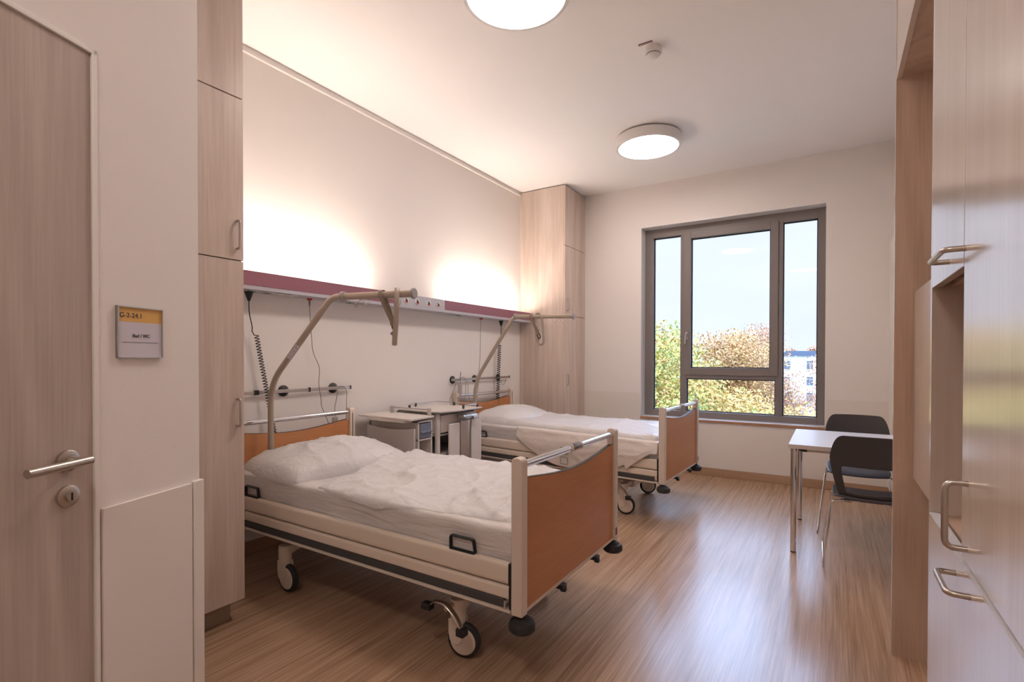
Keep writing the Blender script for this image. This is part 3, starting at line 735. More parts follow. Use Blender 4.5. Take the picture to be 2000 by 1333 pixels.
# dust cover film hanging over the near side rail of bed 2
def cover():
    b = B(); rows = []; mx = chain_matrix(bed2); nu, nv = 90, 26
    for i in range(nu+1):
        f = i/nu; x = .78+1.36*f; drop = .06+.25*math.sin(PI*min(1, f*1.05))**.8 + .02*nz_(x, 0, 5, 3); drop = min(drop, .30)
        if f > .80: drop = drop*(1-(f-.80)*2.6)+.05
        pts = []; path = [(.075, .648), (.030, .640), (-.006, .560), (-.012, .520), (-.014, .44), (-.012, .36), (-.004, .30)]
        tot = .06+drop; lens = [0]
        for k in range(1, len(path)): lens.append(lens[-1]+math.hypot(path[k][0]-path[k-1][0], path[k][1]-path[k-1][1]))
        for j in range(nv+1):
            s = min(tot, lens[-1])*j/nv; k = 1
            while k < len(path)-1 and lens[k] < s: k += 1
            q = (s-lens[k-1])/(lens[k]-lens[k-1]); y = path[k-1][0]+(path[k][0]-path[k-1][0])*q; z = path[k-1][1]+(path[k][1]-path[k-1][1])*q
            wv = (.006*ridge(x*.8+z*1.5, z*2-x*.5, 3.5, 31, 2.5)+.004*nz_(x, z*2, 6, 33))*(j/nv > .12)
            pts.append(mx @ Vector((x, y-wv-.002, z+.014*(L-x)+.004+wv*.3)))
        rows.append(pts)
    b.grid(rows); o = obj('dust_cover', b, M_cover, None, solid=.0012, angle=75)
    tag(o, 'creased translucent dust cover draped over side rail of window-side bed', 'cover')
    b = B()
    for (xa, za) in ((1.315, .46), (1.315, .375)):
        fr = B(); q = [mx @ Vector(p) for p in ((xa-.035, -.026, za+.012), (xa+.035, -.026, za+.012), (xa+.035, -.026, za+.085-.012), (xa-.035, -.026, za+.085-.012))]
        fr.tube(round_path(q+[q[0]], .004, 2), .0022, 6); obj('printed_symbol', fr, M_dgrey, o)
    return o
cover()

# trapeze poles
def trapeze(bed, base, b1, b2, tip, label_, sleeve=False):
    p = [Vector(v) for v in (base, b1, b2, tip)]
    b = B(); lo_ = round_path([p[0], p[1], (p[1]+p[2])/2], .13, 8); hi_ = round_path([(p[1]+p[2])/2, p[2], p[3]], .055, 7); pts = lo_+hi_[1:]; b.tube(pts, .0185, 20, sx=1.12, sy=.92, up=(0, 1, 0) if False else None)
    pole = obj('trapeze_pole', b, M_pole, bed)
    d = (p[3]-p[2]).normalized()
    obj('pole_cap', B().lathe(tuple(p[3]), d, [(-.004, .020), (-.004, .031), (.006, .031), (.010, .026)], 32), M_polecap, pole)
    c = p[2]+d*.09 if not sleeve else p[2]+d*.02
    obj('pole_collar', B().lathe(tuple(c), d, [(-.010, .020), (-.010, .031), (.010, .031), (.010, .020)], 32), M_polecap, pole)
    for f in (.38, .76):
        q = p[2]+d*((p[3]-p[2]).length*f)
        h = B(); z = Vector((0, 0, 1)); w_ = d
        h.tube(smooth_path([q+w_*-.055-z*.035, q-w_*.05-z*.060, q-w_*.035-z*.062, q-w_*.012-z*.022, q+w_*.012-z*.022, q+w_*.035-z*.062, q+w_*.05-z*.060, q+w_*.055-z*.035], 5), .0022, 8)
        h.box(q-Vector((.006, .006, .026)), q+Vector((.006, .006, -.016))); obj('pole_hook', h, M_steel, pole)
    obj('pole_socket', B().cyl((p[0].x, p[0].y, .42), (p[0].x, p[0].y, p[0].z+.05), .026), M_cream, bed)
    if sleeve: obj('pole_sleeve', B().cyl(p[0]+Vector((0, 0, .02)), p[0]+Vector((0, 0, .17)), .0225), M_black, pole)
    return pole, d
pl1, dd1 = trapeze(bed1, (-3.045, 1.925, .50), (-3.045, 1.925, 1.155), (-2.552, 2.009, 1.688), (-1.975, 2.102, 1.682), '')
# paper label with handwriting on the sloping part
a_, b_ = Vector((-3.045, 1.925, 1.155)), Vector((-2.552, 2.009, 1.688)); dv = (b_-a_).normalized(); sd_ = Vector((.83, -.55, 0)); sd_ = (sd_-dv*sd_.dot(dv)).normalized(); sw = dv.cross(sd_).normalized()
lb = B(); c0 = a_+dv*.235
lb.prism([tuple(c0+sd_*.0200+sw*s*.012+dv*t) for s, t in ((-1, 0), (1, 0), (1, .11), (-1, .11))], None, tuple(sd_*.0008)); lab = obj('paper_label', lb, M_paper, pl1)
for t0, s0, t1, s1 in ((.090, -.8, .090, .8), (.090, 0, .100, 0), (.066, -.4, .066, .4), (.056, -.4, .056, .4), (.066, .4, .056, .4), (.024, -.4, .024, .4), (.014, -.4, .014, .5)):
    obj('pen_stroke', B().tube([c0+sd_*.0211+dv*t0+sw*s0*.010, c0+sd_*.0211+dv*t1+sw*s1*.010], .0010, 6), M_ink, lab)
pl2, dd2 = trapeze(bed2, (-3.135, 4.22, .60), (-3.135, 4.27, 1.09), (-2.69, 4.30, 1.738), (-2.075, 4.385, 1.722), '', True)

def trapeze_handle(top, wdir, tdir, hang, strap_at, label, loops_w=.050, thick=.42):
    """grab loop hooked over the bar with its webbing strap; top: point on the bar axis, wdir: across the loop, tdir: flat side"""
    top = Vector(top); z = Vector((0, 0, 1)); w_ = Vector(wdir).normalized()
    t = thing('trapeze_handle', label, 'grab handle', tuple(top-z*(hang-.02)), 0, 'trapeze grab handles')
    hw = loops_w; lean = Vector(tdir)
    pts = [top+z*.026-w_*hw*.55, top+z*.030, top+z*.026+w_*hw*.55, top+w_*hw-z*.03+lean*.12, top+w_*hw*1.0-z*(hang*.55)+lean*.5, top+w_*hw*.85-z*(hang-.05)+lean*.9,
           top+w_*hw*.35-z*(hang-.018)+lean, top-w_*hw*.35-z*(hang-.018)+lean, top-w_*hw*.85-z*(hang-.05)+lean*.9, top-w_*hw*1.0-z*(hang*.55)+lean*.5, top-w_*hw-z*.03+lean*.12]
    flat = w_.cross(z).normalized()
    obj('handle_loop', B().tube(smooth_path(pts, 5, True), .0145, 12, True, sx=1.0, sy=thick, up=tuple(flat)), M_pole, t)
    # strap: band looped over the bar, going down to the buckle
    s0 = Vector(strap_at); s1 = top - z*.165 - (top-s0).normalized()*.018 + lean*.5
    r = .022; ax = (top-s0).normalized(); sidev = ax.cross(z).normalized()
    rows = []
    pth = [s1+sidev*.004, s0+sidev*.021-z*.03+ax*.012, s0+sidev*.023+z*.004, s0+sidev*.012+z*.024, s0-sidev*.006+z*.026, s0-sidev*.022+z*.008, s0-sidev*.020-z*.03+ax*.012, s1-sidev*.004]
    obj('strap', B().tube(smooth_path(pth, 5), .013, 10, sx=1, sy=.13, up=tuple(ax)), M_strap, t)
    bk = B(); c = s1-z*.002
    bk.tube(smooth_path([c+z*.02, c+z*.004-ax*.010, c-z*.030+ax*.0, c-z*.048+ax*.018, c-z*.03+ax*.026, c+z*.0+ax*.012], 4, True), .0055, 8, True); obj('buckle', bk, M_black, t)
    e = B(); q = top-z*.150+lean*.45
    e.prism([tuple(q-ax*.030+z*.016), tuple(q-ax*.004+z*.022), tuple(q-ax*.004-z*.036), tuple(q-ax*.026-z*.026)], None, tuple(sidev*.020)); obj('strap_clamp', e, M_strap, t, bev=.003)
    tl = B(); q = c-z*.055+ax*.004
    tl.prism([tuple(q-ax*.024), tuple(q+z*.014-ax*.006), tuple(q+z*.008+ax*.014), tuple(q-z*.010+ax*.014), tuple(q-z*.020)], None, tuple(sidev*.003)); obj('strap_end', tl, M_strap, t)
    return t
v1 = Vector((-.70, .71, 0))
trapeze_handle(Vector((-2.085, 2.085, 1.683)), (-2.12, 2.079, 0), (-.02, 0, 0), .30, (-2.185, 2.069, 1.684), 'grab handle seen edge-on hooked over pole of the bed nearer the door', .045)
trapeze_handle(Vector((-2.43, 4.337, 1.731)), (1, -.10, 0), (.03, 0, 0), .29, (-2.50, 4.327, 1.733), 'grab handle with open loop on the pole of the window-side bed', .042, .85)

# ------------------------------------------------------------------ cables and hand controls
def coil(p0, p1, r, turns, wire, lead=None):
    p0, p1 = Vector(p0), Vector(p1); ax = (p1-p0).normalized(); u = ax.orthogonal().normalized(); v = ax.cross(u); pts = []
    n = turns*9
    for i in range(n+1):
        f = i/n; a = 2*PI*turns*f; pts.append(p0+(p1-p0)*f+(u*math.cos(a)+v*math.sin(a))*r*(1+.25*math.sin(f*9)*0))
    return pts
def plug_cable(name, label, plug, path, coilseg, m=M_black, r=.0035):
    t = thing(name, label, 'cable', tuple(plug), 0, 'power cables of the beds')
    p = Vector(plug)
    obj('plug', B().lathe(tuple(p), (0, 0, -1), [(0, .026), (.006, .026), (.012, .024), (.040, .015), (.045, .011), (.05, .013), (.056, .008), (.062, .006)], 16), m, t)
    c = coil(*coilseg) if coilseg else []
    lead = smooth_path([p-Vector((0, 0, .055))]+[Vector(q) for q in path], 6)
    obj('cord', B().tube(lead+c, r, 6), m, t); return t
plug_cable('bed_power_cable', 'black coiled power cable hanging behind the near bed from the supply rail', (-3.235, 1.895, 1.755), [(-3.24, 1.90, 1.62), (-3.25, 1.925, 1.53), (-3.252, 1.925, 1.50)], ((-3.252, 1.955, 1.475), (-3.225, 2.085, .70), .0135, 40, .0036), r=.0032)
plug_cable('bed_power_cable', 'black coiled power cable hanging behind the bed by the window', (-3.235, 4.895, 1.755), [(-3.24, 4.90, 1.62), (-3.25, 4.89, 1.50)], ((-3.252, 4.89, 1.48), (-3.262, 4.86, .78), .0185, 28, .0036), r=.0042)
def cord(name, label, pts, m=M_cable, r=.0022, cat='cable', group=None):
    o = obj(name, B().tube(smooth_path(pts, 6), r, 6), m); tag(o, label, cat, group); return o
g_ = 'thin grey cables behind the beds'
c1 = thing('nurse_call_cable', 'thin grey cable plugged with red connector above the near bed', 'cable', (-3.26, 2.35, 1.75), 0, g_)
obj('cord', B().tube(smooth_path([(-3.235, 2.352, 1.74), (-3.245, 2.36, 1.68), (-3.258, 2.385, 1.47), (-3.258, 2.40, 1.36), (-3.262, 2.455, 1.245), (-3.262, 2.45, 1.13), (-3.262, 2.47, 1.0), (-3.26, 2.475, .95), (-3.24, 2.53, .80), (-3.23, 2.58, .64)], 6), .0024, 6), M_cable, c1)
obj('plug', B().box((-3.248, 2.340, 1.744), (-3.222, 2.364, 1.757)), M_red, c1); obj('plug_sleeve', B().cyl((-3.235, 2.352, 1.745), (-3.240, 2.356, 1.70), .008, .004), M_cable, c1)
c2 = thing('nurse_call_cable', 'thin grey cable plugged with red connector above the bed by the window', 'cable', (-3.26, 4.50, 1.75), 0, g_)
obj('cord', B().tube(smooth_path([(-3.235, 4.50, 1.74), (-3.25, 4.51, 1.60), (-3.26, 4.515, 1.35), (-3.262, 4.50, 1.20), (-3.262, 4.49, 1.05), (-3.262, 4.47, .92), (-3.25, 4.40, .80)], 6), .0024, 6), M_cable, c2)
obj('plug', B().box((-3.248, 4.488, 1.744), (-3.222, 4.512, 1.757)), M_red, c2)
# hand controls hanging on thin cords
def remote(name, label, x, y, z0, ytop, ztop, wid=.045, hgt=.10, m=M_greyp):
    t = thing(name, label, 'hand control', (x, y, z0), 0, 'hand controls hanging behind the beds')
    obj('control_body', B().box((x-.012, y-wid/2, z0), (x+.010, y+wid/2, z0+hgt)), m, t, bev=.006, seg=3)
    obj('cord', B().tube(smooth_path([(x, y, z0+hgt-.002), (x+.002, y-.004, z0+hgt+.07), (x, y+.012, z0+hgt+.13), (x+.012, ytop, ztop)], 6), .0024, 6), M_cable, t)
    return t
remote('hand_control', 'pale hand control hanging on a cord behind the near bed', -3.262, 2.597, .765, 2.612, 1.068)
remote('hand_control', 'grey hand control hanging from the rail behind the window-side bed', -3.262, 4.165, .93, 4.15, 1.09, .05, .12, M_greyp)
cord('looped_cable', 'thin cable looped from rail mount down behind the near headboard', [(-3.262, 2.625, 1.095), (-3.25, 2.66, 1.098), (-3.252, 2.698, 1.06), (-3.255, 2.70, .95), (-3.26, 2.698, .78)], group=g_)
cord('looped_cable', 'thin cable looping out from the rail end toward the nightstands', [(-3.262, 4.10, 1.06), (-3.25, 4.03, .98), (-3.25, 3.98, .90), (-3.25, 4.00, .84), (-3.25, 4.06, .78)], group=g_)
cord('looped_cable', 'thin cable arching over the rail mount behind the window-side bed', [(-3.262, 4.12, 1.09), (-3.25, 4.18, 1.12), (-3.25, 4.235, 1.08), (-3.25, 4.245, .98), (-3.25, 4.215, .84), (-3.25, 4.20, .74)], group=g_)
cord('looped_cable', 'longer thin cable falling from the rail beside the trapeze pole', [(-3.262, 4.14, 1.095), (-3.25, 4.21, 1.125), (-3.25, 4.28, 1.05), (-3.25, 4.29, .93), (-3.25, 4.36, .80)], group=g_)
cord('looped_cable', 'short thin cable loop below the rail mount beside the coiled cable', [(-3.262, 4.95, 1.06), (-3.25, 4.93, 1.03), (-3.25, 4.95, 1.01), (-3.25, 5.0, 1.03), (-3.25, 5.02, 1.08)], group=g_)

# ------------------------------------------------------------------ nightstands
n1 = thing('nightstand', 'narrow nightstand with blue-grey drawer and folded grey flap beside the near bed', 'nightstand', (-2.95, 3.0, 0), 0, 'nightstands between the beds')
obj('nightstand_body', B().box((-3.24, 2.925, .12), (-2.70, 2.94, .83)).box((-3.24, 3.075, .12), (-2.70, 3.09, .83)).box((-3.24, 2.925, .12), (-3.22, 3.09, .83)).box((-3.24, 2.925, .815), (-2.70, 3.09, .83)).box((-3.24, 2.925, .12), (-2.70, 3.09, .14)).box((-3.24, 2.925, .675), (-2.70, 3.09, .690)).box((-3.24, 2.925, .44), (-2.70, 3.09, .455)), M_offw, n1, bev=.003)
dr = obj('drawer', B().box((-3.2, 2.942, .695), (-2.694, 3.073, .808)), M_blue, n1, bev=.004)
obj('drawer_pull', B().box((-2.698, 2.948, .735), (-2.680, 3.067, .750)), M_blue, dr, bev=.004)
b = B(); b.prism([(-3.27, 2.83, .845), (-2.665, 2.81, .845), (-2.670, 2.90, .845), (-2.69, 3.10, .845), (-3.26, 3.13, .845)], None, (0, 0, .016)); obj('nightstand_top', b, M_offw, n1, bev=.003)
b = B()
for k in range(5): b.box((-3.06+k*.07, 2.816+.0, .828), (-3.03+k*.07, 2.826, .842))
obj('top_apron', B().box((-3.15, 2.818, .825), (-2.74, 2.90, .845)), M_offw, n1, bev=.004)
b = B(); b.cyl((-3.15, 3.09, .905), (-2.74, 3.09, .905), .006)
gr = obj('grip_bar', b, M_alu, n1)
for x in (-3.15, -2.735): obj('grip_bracket', B().box((x-.014, 3.078, .860), (x+.014, 3.105, .918)), M_greyp, gr, bev=.006, seg=3)
b = B(); rows = []
for i in range(13):
    f = i/12; x = -3.17+.51*f; y = 2.835+.02*math.sin(PI*f); z1 = .785-.022*math.sin(PI*f)
    rows.append([(x, y, .40), (x, y+.018, .40), (x, y+.018, z1), (x, y, z1)])
b.grid(rows, True, True); obj('folded_flap', b, M_greyp, n1, bev=.002)
for x in (-3.18, -2.76):
    for y in (2.95, 3.065): obj('caster', B().lathe((x, y-.012, .03), (0, 1, 0), [(0, .024), (.003, .030), (.021, .030), (.024, .024)], 20).box((x-.012, y-.012, .03), (x+.012, y+.012, .125)), M_dgrey, n1)

n2 = thing('nightstand', 'wide nightstand with railed top and tall folded side panels beside the window-side bed', 'nightstand', (-3.0, 3.5, 0), 0, 'nightstands between the beds')
b = B(); X0, X1, Y0, Y1 = -3.24, -2.77, 3.235, 3.76
b.box((X0, Y0, .12), (X1, Y1, .14)); b.box((X0, Y0, .12), (X0+.02, Y1, .86)); b.box((X0, Y1-.02, .12), (X1, Y1, .86)); b.box((X0, Y0, .50), (X1, Y1, .515)); b.box((X0, Y0, .665), (X1, Y1, .680)); b.box((X0, Y0, .845), (X1, Y1, .862))
obj('nightstand_body', b, M_greyp, n2, bev=.003)
obj('corner_post', B().cyl((X1-.012, Y0+.012, .12), (X1-.012, Y0+.012, .862), .022), M_offw, n2)
obj('upper_drawer', B().box((X0+.02, Y0+.003, .685), (X1-.035, Y0+.30, .843)), M_offw, n2, bev=.003)
obj('side_drawer', B().box((X1-.12, Y0+.04, .690), (X1+.004, Y1-.02, .840)), M_offw, n2, bev=.008, seg=3)
obj('lower_drawer', B().box((X0+.02, Y0+.003, .145), (X1-.035, Y0+.30, .495)), M_greyp, n2, bev=.003)
obj('lower_door', B().box((X1-.12, Y0+.04, .145), (X1, Y1-.02, .495)), M_greyp, n2, bev=.003)
b = B(); xs = [(-3.25, 3.30), (-3.20, 3.215), (-2.80, 3.19), (-2.735, 3.22), (-2.69, 3.40), (-2.69, 3.76), (-3.25, 3.78)]
b.prism([(x, y, .866) for x, y in xs], None, (0, 0, .012)); tp = obj('nightstand_top', b, M_offw, n2, bev=.002)
b = B(); b.prism([(x*1.0, y, .860) for x, y in xs], None, (0, 0, .006)); obj('top_edge', b, M_dgrey, tp)
b = B(); b.tube(round_path([(-3.10, 3.25, .905), (-3.215, 3.36, .905), (-3.215, 3.74, .905), (-2.72, 3.74, .905), (-2.72, 3.52, .905)], .03), .005, 10); gl = obj('gallery_rail', b, M_alu, n2)
for x, y in ((-3.10, 3.25), (-3.215, 3.45), (-3.0, 3.74), (-2.73, 3.74), (-2.72, 3.52)): obj('gallery_post', B().box((x-.008, y-.008, .878), (x+.008, y+.008, .912)), M_dgrey, gl, bev=.002)
# folded overbed table panels on the room side
b = B(); b.box((-2.735, 3.325, .34), (-2.715, 3.470, .765)); f1 = obj('folded_table_leaf', b, M_offw, n2, bev=.012, seg=3)
b = B(); rows = []
for i in range(9):
    f = i/8; y = 3.475+.13*f; x = -2.715+.035*math.sin(PI*f); rows.append([(x-.02, y, .335), (x, y, .335), (x, y, .78), (x-.02, y, .78)])
b.grid(rows, True, True); obj('table_column', b, M_alu, n2)
b = B(); b.box((-2.72, 3.615, .335), (-2.700, 3.765, .795)); obj('table_leaf', b, M_offw, n2, bev=.006)
obj('hinge_bracket', B().box((-2.735, 3.47, .80), (-2.66, 3.56, .835)).cyl((-2.675, 3.45, .818), (-2.675, 3.64, .818), .017).box((-2.70, 3.58, .79), (-2.65, 3.66, .815)), M_alu, n2, bev=.003)
for x in (-3.18, -2.82):
    for y in (3.29, 3.70): obj('caster', B().lathe((x, y-.012, .03), (0, 1, 0), [(0, .024), (.003, .030), (.021, .030), (.024, .024)], 20).box((x-.012, y-.012, .03), (x+.012, y+.012, .125)), M_dgrey, n2)

# ------------------------------------------------------------------ table and chairs
tb = thing('dining_table', 'small white rectangular table with round chrome legs by the window', 'table', (.1, 4.36, 0))
TX0, TX1, TY0, TY1 = -.243, .455, 3.917, 4.803
obj('tabletop', B().box((TX0, TY0, .711), (TX1, TY1, .740)), M_table, tb, bev=.0015)
b = B(); frame = .0008
b.box((TX0-frame, TY0-frame, .712), (TX1+frame, TY0+.001, .7385)); b.box((TX0-frame, TY1-.001, .712), (TX1+frame, TY1+frame, .7385)); b.box((TX0-frame, TY0, .712), (TX0+.001, TY1, .7385)); b.box((TX1-.001, TY0, .712), (TX1+frame, TY1, .7385))
obj('edge_band', b, M_tedge, tb)
for x in (TX0+.030, TX1-.030):
    for y in (TY0+.030, TY1-.030):
        lg = obj('leg', B().cyl((x, y, .008), (x, y, .711), .0185, n=28), M_chrome, tb)
        obj('leg_foot', B().cyl((x, y, 0), (x, y, .010), .0175, n=24), M_black, lg)
b = B()
for y in (TY0+.045, TY1-.065): b.box((TX0+.05, y, .690), (TX1-.05, y+.02, .711))
obj('apron', b, M_steel, tb)
for x in (TX0+.08, TX1-.08): obj('leg_connector', B().box((x-.02, TY0+.02, .697), (x+.025, TY0+.07, .710)).box((x-.005, TY0+.005, .694), (x+.03, TY0+.03, .704)), M_black, tb, bev=.003)

def make_chair(loc, rotz, label):
    t = thing('stacking_chair', label, 'chair', loc, rotz, 'grey shell chairs at the table')
    # local: faces +y. back shell with the wide slot above the seat
    zs = [.455, .475, .50, .56, .62, .66, .675, .70, .74, .79, .83, .850, .856]
    fr = [-1, -.93, -.74, -.68, -.4, 0, .4, .68, .74, .93, 1]
    def hw(z):
        pts = [(.455, .165), (.50, .180), (.60, .205), (.70, .222), (.76, .216), (.82, .197), (.845, .184), (.853, .168), (.857, .150)]
        for (a, wa), (c, wc) in zip(pts, pts[1:]):
            if z <= c: return wa+(wc-wa)*max(0, (z-a))/(c-a)
        return pts[-1][1]
    b = B(); V = {}
    for i, z in enumerate(zs):
        for j, f in enumerate(fr):
            x = f*hw(z); y = -.195-.075*((z-.455)/.40)**1.0 + .045*(x/.22)**2 + (.02 if z < .47 else 0)
            V[i, j] = b.bm.verts.new((x, y, z-(.004*(x/.2)**2 if i > 9 else 0)))
    for i in range(len(zs)-1):
        for j in range(len(fr)-1):
            if 2 <= i < 5 and 2 <= j < 8: continue
            b.bm.faces.new((V[i, j], V[i, j+1], V[i+1, j+1], V[i+1, j]))
    obj('backrest', b, M_chair, t, world=False, solid=.009, sub=2, angle=60)
    b = B(); rows = []
    ys = [-.205, -.19, -.15, -.08, 0, .08, .15, .19, .215, .225]; xs = [-1, -.92, -.7, -.35, 0, .35, .7, .92, 1]
    for y in ys:
        w_ = .205 if y > -.16 else .17+.035*max(0, (y+.205)/.045)
        w_ *= (1 if y < .17 else 1-.10*(y-.17)/.055)
        r = []
        for f in xs:
            z = .452 - .014*math.cos(f*PI/2)*math.cos(max(-1, min(1, y/.24))*PI/2) - (.018*max(0, (y-.14)/.085)**2) + (.018*max(0, (-.16-y)/.045))
            z += .010*abs(f)**3; r.append((f*w_, y, z))
        rows.append(r)
    b.grid(rows); obj('seat', b, M_seat_skylit, t, world=False, solid=.012, sub=2, angle=60)
    for s in (-1, 1):
        b = B()
        pts = [(s*.06, -.10, .428), (s*.165, -.12, .430), (s*.205, -.135, .425), (s*.252, -.145, .0065), (s*.262, .355, .0065), (s*.215, .125, .425), (s*.165, .10, .430), (s*.06, .09, .428)]
        b.tube(round_path(pts, .022, 5), .0055, 10); obj('leg', b, M_chrome, t, world=False)
    for y in (-.10, .09): obj('cross_bar', B().tube([(-.16, y, .4275), (.16, y, .4275)], .0055, 8), M_chrome, t, world=False)
    for x in (-.12, .12):
        for y in (-.10, .09): obj('seat_mount', B().box((x-.022, y-.012, .420), (x+.022, y+.012, .440)), M_black, t, world=False, bev=.003)
    return t
ch = make_chair((.215, 3.925, 0), 0, 'dark grey shell chair with its back to the room, pushed under the white table')
dup(ch, (.180, 4.830, 0), PI, 'dark grey shell chair behind the white table, under the window')

# ------------------------------------------------------------------ outside: ground, building, trees
M_ground = mat('outside_ground', (.20, .20, .17), .9)
struct('ground_outside', B().box((-120, 7.5, -7.3), (90, 200, -7.0)), M_ground)
M_fac = mat('white_facade', (.55, .55, .55), .7); M_pane = mat('dark_pane', (.10, .12, .15), .25); M_roof = mat('grey_roof', (.08, .10, .14), .6)
def building(loc, rz, wx, dy, h, label, cols, floors, name='office_building', pitch=4.2, roofh=.9):
    t = thing(name, label, 'building', loc, rz, 'buildings beyond the trees')
    obj('facade', B().box((-wx/2, 0, 0), (wx/2, dy, h)), M_fac, t, world=False)
    obj('roof', B().box((-wx/2-.3, -.3, h), (wx/2+.3, dy, h+roofh)), M_roof, t, world=False)
    for f in range(floors):
        for c in range(cols):
            x = -wx/2+pitch*(c+.6); z = h-2.6-f*3.0
            if z < .3 or x > wx/2-1.2: continue
            wn = obj('window', B().box((x-.65, -.05, z), (x+.65, .05, z+1.7)), M_fac, t, world=False)
            obj('pane', B().box((x-.57, -.08, z+.08), (x-.04, -.04, z+1.15)).box((x+.04, -.08, z+.08), (x+.57, -.04, z+1.15)).box((x-.57, -.08, z+1.24), (x+.57, -.04, z+1.62)), M_pane, wn, world=False)
    return t
def gp_(dx, dist):      # a point on the ground in the direction of image column dx
    yaw = R(32.218); v = Vector((-math.sin(yaw), math.cos(yaw), 0)) + Vector((math.cos(yaw), math.sin(yaw), 0))*((dx-1000)/989.65)
    return v*dist
p = gp_(1640, 95); building((p.x, p.y, -7.0), R(30), 58, 14, 8.9, 'long white flat-roofed office building behind the bare tree', 14, 3)
p = gp_(1462, 230); building((p.x, p.y, -7.0), R(32), 2.6, 3, 18.0, 'slim grey tower far beyond the russet tree', 1, 0, 'tower_block', roofh=.3)
p = gp_(1750, 60)

def leaf_mat(name, cols):
    m = D.materials.new(name); m.use_nodes = True; n = m.node_tree.nodes; l = m.node_tree.links; b = n['Principled BSDF']
    b.inputs['Roughness'].default_value = .6; t = n.new('ShaderNodeTexCoord'); z = n.new('ShaderNodeTexNoise'); z.inputs['Scale'].default_value = 1.1
    z.inputs['Detail'].default_value = 8; z.inputs['Roughness'].default_value = .85
    r = n.new('ShaderNodeValToRGB'); r.color_ramp.interpolation = 'LINEAR'
    while len(r.color_ramp.elements) < len(cols): r.color_ramp.elements.new(.5)
    for i, c in enumerate(cols): r.color_ramp.elements[i].position = .36+.28*i/(len(cols)-1); r.color_ramp.elements[i].color = (*c, 1)
    l.new(t.outputs['Object'], z.inputs['Vector']); l.new(z.outputs['Fac'], r.inputs[0]); l.new(r.outputs[0], b.inputs['Base Color'])
    b.inputs['Transmission Weight'].default_value = 0
    return m
ML_green = leaf_mat('leaves_green_yellow', [(0.083, 0.180, 0.033), (0.183, 0.270, 0.050), (0.441, 0.349, 0.058), (0.468, 0.209, 0.066), (0.253, 0.279, 0.076)])
ML_orange = leaf_mat('leaves_orange', [(0.341, 0.129, 0.033), (0.441, 0.209, 0.063), (0.474, 0.279, 0.083), (0.331, 0.150, 0.058), (0.248, 0.209, 0.058)])
ML_russet = leaf_mat('leaves_russet', [(0.276, 0.109, 0.050), (0.397, 0.180, 0.083), (0.441, 0.229, 0.100), (0.287, 0.129, 0.076)])
ML_yellow = leaf_mat('leaves_yellow', [(0.341, 0.279, 0.050), (0.474, 0.339, 0.076), (0.486, 0.250, 0.066), (0.243, 0.259, 0.066)])
M_bark = mat('bark', (.10, .085, .085), .85)
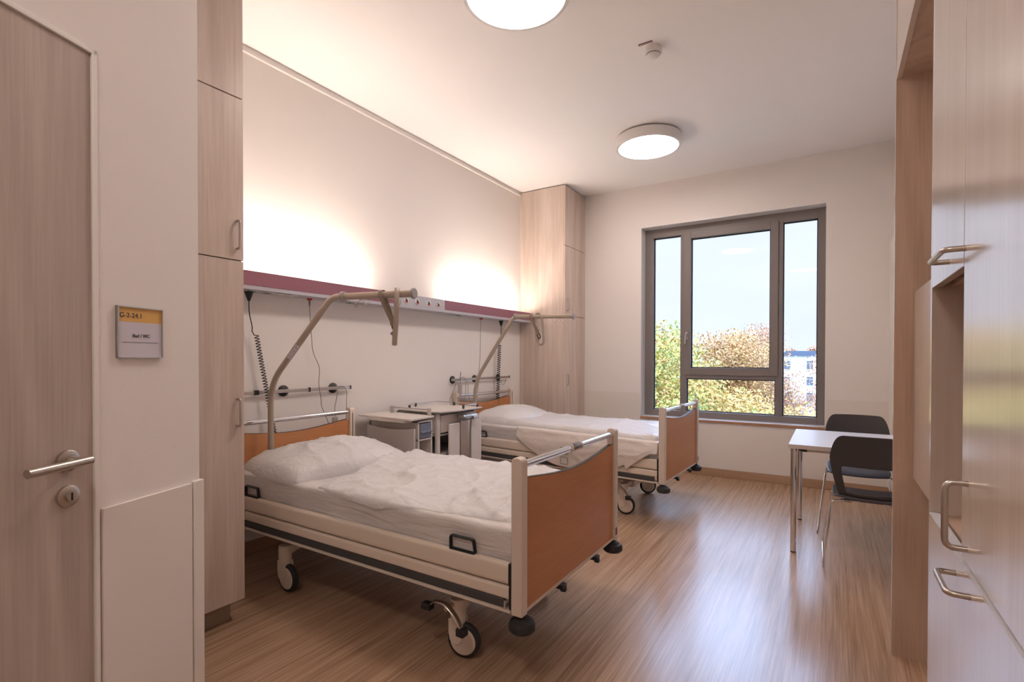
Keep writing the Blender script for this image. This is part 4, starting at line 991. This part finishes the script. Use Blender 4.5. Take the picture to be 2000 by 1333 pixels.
def tree(px, dist, ztop, spread, nleaf, lm, seed, label, lsize=.07, zb=-7.0, dens=1.0, depth=5, xy=1.0):
    rnd = random.Random(seed); g = gp_(px, dist)
    t = thing('autumn_tree', label, 'tree', (g.x, g.y, zb), rnd.random()*0, 'autumn trees outside the window')
    H = ztop-zb; bb = B(); tips = []
    def grow(p, d, ln, r, lev):
        q = p; pts = [p.copy()]; rad = [r]
        for k in range(3):
            d = (d+Vector((rnd.uniform(-.18, .18), rnd.uniform(-.18, .18), rnd.uniform(-.02, .10)))).normalized(); q = q+d*ln/3; pts.append(q.copy()); rad.append(r*(1-.16*(k+1)))
        bb.tube(pts, r, 6 if lev < 3 else 4, radii=rad)
        if lev >= 2: tips.extend((pp, lev) for pp in pts[1:])
        if lev >= depth: return
        for k in range(3 if lev < 3 else 3):
            a = rnd.uniform(0, 2*PI); sp = rnd.uniform(.45, .95)
            nd = (d+Vector((math.cos(a)*sp*spread, math.sin(a)*sp*spread, rnd.uniform(-.10, .35)))).normalized()
            grow(q if k else pts[2], nd, ln*rnd.uniform(.62, .80), rad[-1]*.66, lev+1)
    grow(Vector((0, 0, 0)), Vector((0, 0, 1)), H*.30, H*.020, 0)
    zmax = max(p.z for p, _ in tips); s = H/zmax
    top = [p for p, _ in tips if p.z > zmax*.55] or [p for p, _ in tips]
    cx = sum(p.x for p in top)/len(top); cy = sum(p.y for p in top)/len(top)
    up_ = lambda p: Vector(((p.x-cx*min(1, p.z/zmax*1.3))*s*xy, (p.y-cy*min(1, p.z/zmax*1.3))*s*xy, p.z*s))   # crown stands over the foot of the trunk
    for v in bb.bm.verts: v.co = up_(v.co)
    obj('trunk', bb, M_bark, t, world=False)
    me = D.meshes.new('foliage'); V = []; F = []
    for k in range(nleaf):
        c, lev = rnd.choice(tips); c = up_(c); sg_ = .30 if lev > 3 else .22
        c = c+Vector((rnd.gauss(0, sg_), rnd.gauss(0, sg_), rnd.gauss(0, sg_*.8)))
        if c.z > H+.1: continue
        u = Vector((rnd.uniform(-1, 1), rnd.uniform(-1, 1), rnd.uniform(-1, 1))).normalized(); v = u.orthogonal().normalized(); w_ = u.cross(v); z_ = lsize*rnd.uniform(.6, 1.4)
        i = len(V); V += [c-u*z_*.6, c+v*z_*.35+w_*z_*.08, c+u*z_*.6, c-v*z_*.35+w_*z_*.08]; F += [(i, i+1, i+2), (i, i+2, i+3)]
    me.from_pydata([tuple(v) for v in V], [], F); me.materials.append(lm); fo = link(D.objects.new('foliage', me)); fo.parent = t
    return t
tree(1285, 17, 2.55, 1.0, 32000, ML_green, 3, 'green and yellow tree close outside the window, behind its narrow first pane', .085)
tree(1398, 23, 2.55, .80, 32000, ML_orange, 8, 'broad russet-orange tree outside, filling the foot of the large pane', .085)
tree(1462, 27, 3.10, .42, 9000, ML_russet, 21, 'thinning russet tree with bare twigs beside the orange one', .08, xy=.42)
tree(1395, 15, .35, 1.3, 30000, ML_yellow, 13, 'low yellow-green tree outside behind the lower pane', .075)
tree(1588, 22, 1.45, 1.3, 16000, ML_russet, 34, 'half-bare pinkish tree in front of the white office building', .075)
tree(1500, 16, -.30, 1.3, 16000, ML_yellow, 40, 'low golden tree outside beside the bare tree', .075)
# far hedge line of trees behind the building
for k, (px, d_, zt) in enumerate(((1545, 135, 4.2), (1600, 140, 4.8), (1640, 130, 4.0))):
    tree(px, d_, zt, 1.2, 1500, ML_russet, 60+k, ['distant bare treetops above the office roof', 'distant taller bare treetops over the roof edge', 'distant treetops beyond the far end of the office roof'][k], .5, depth=4)
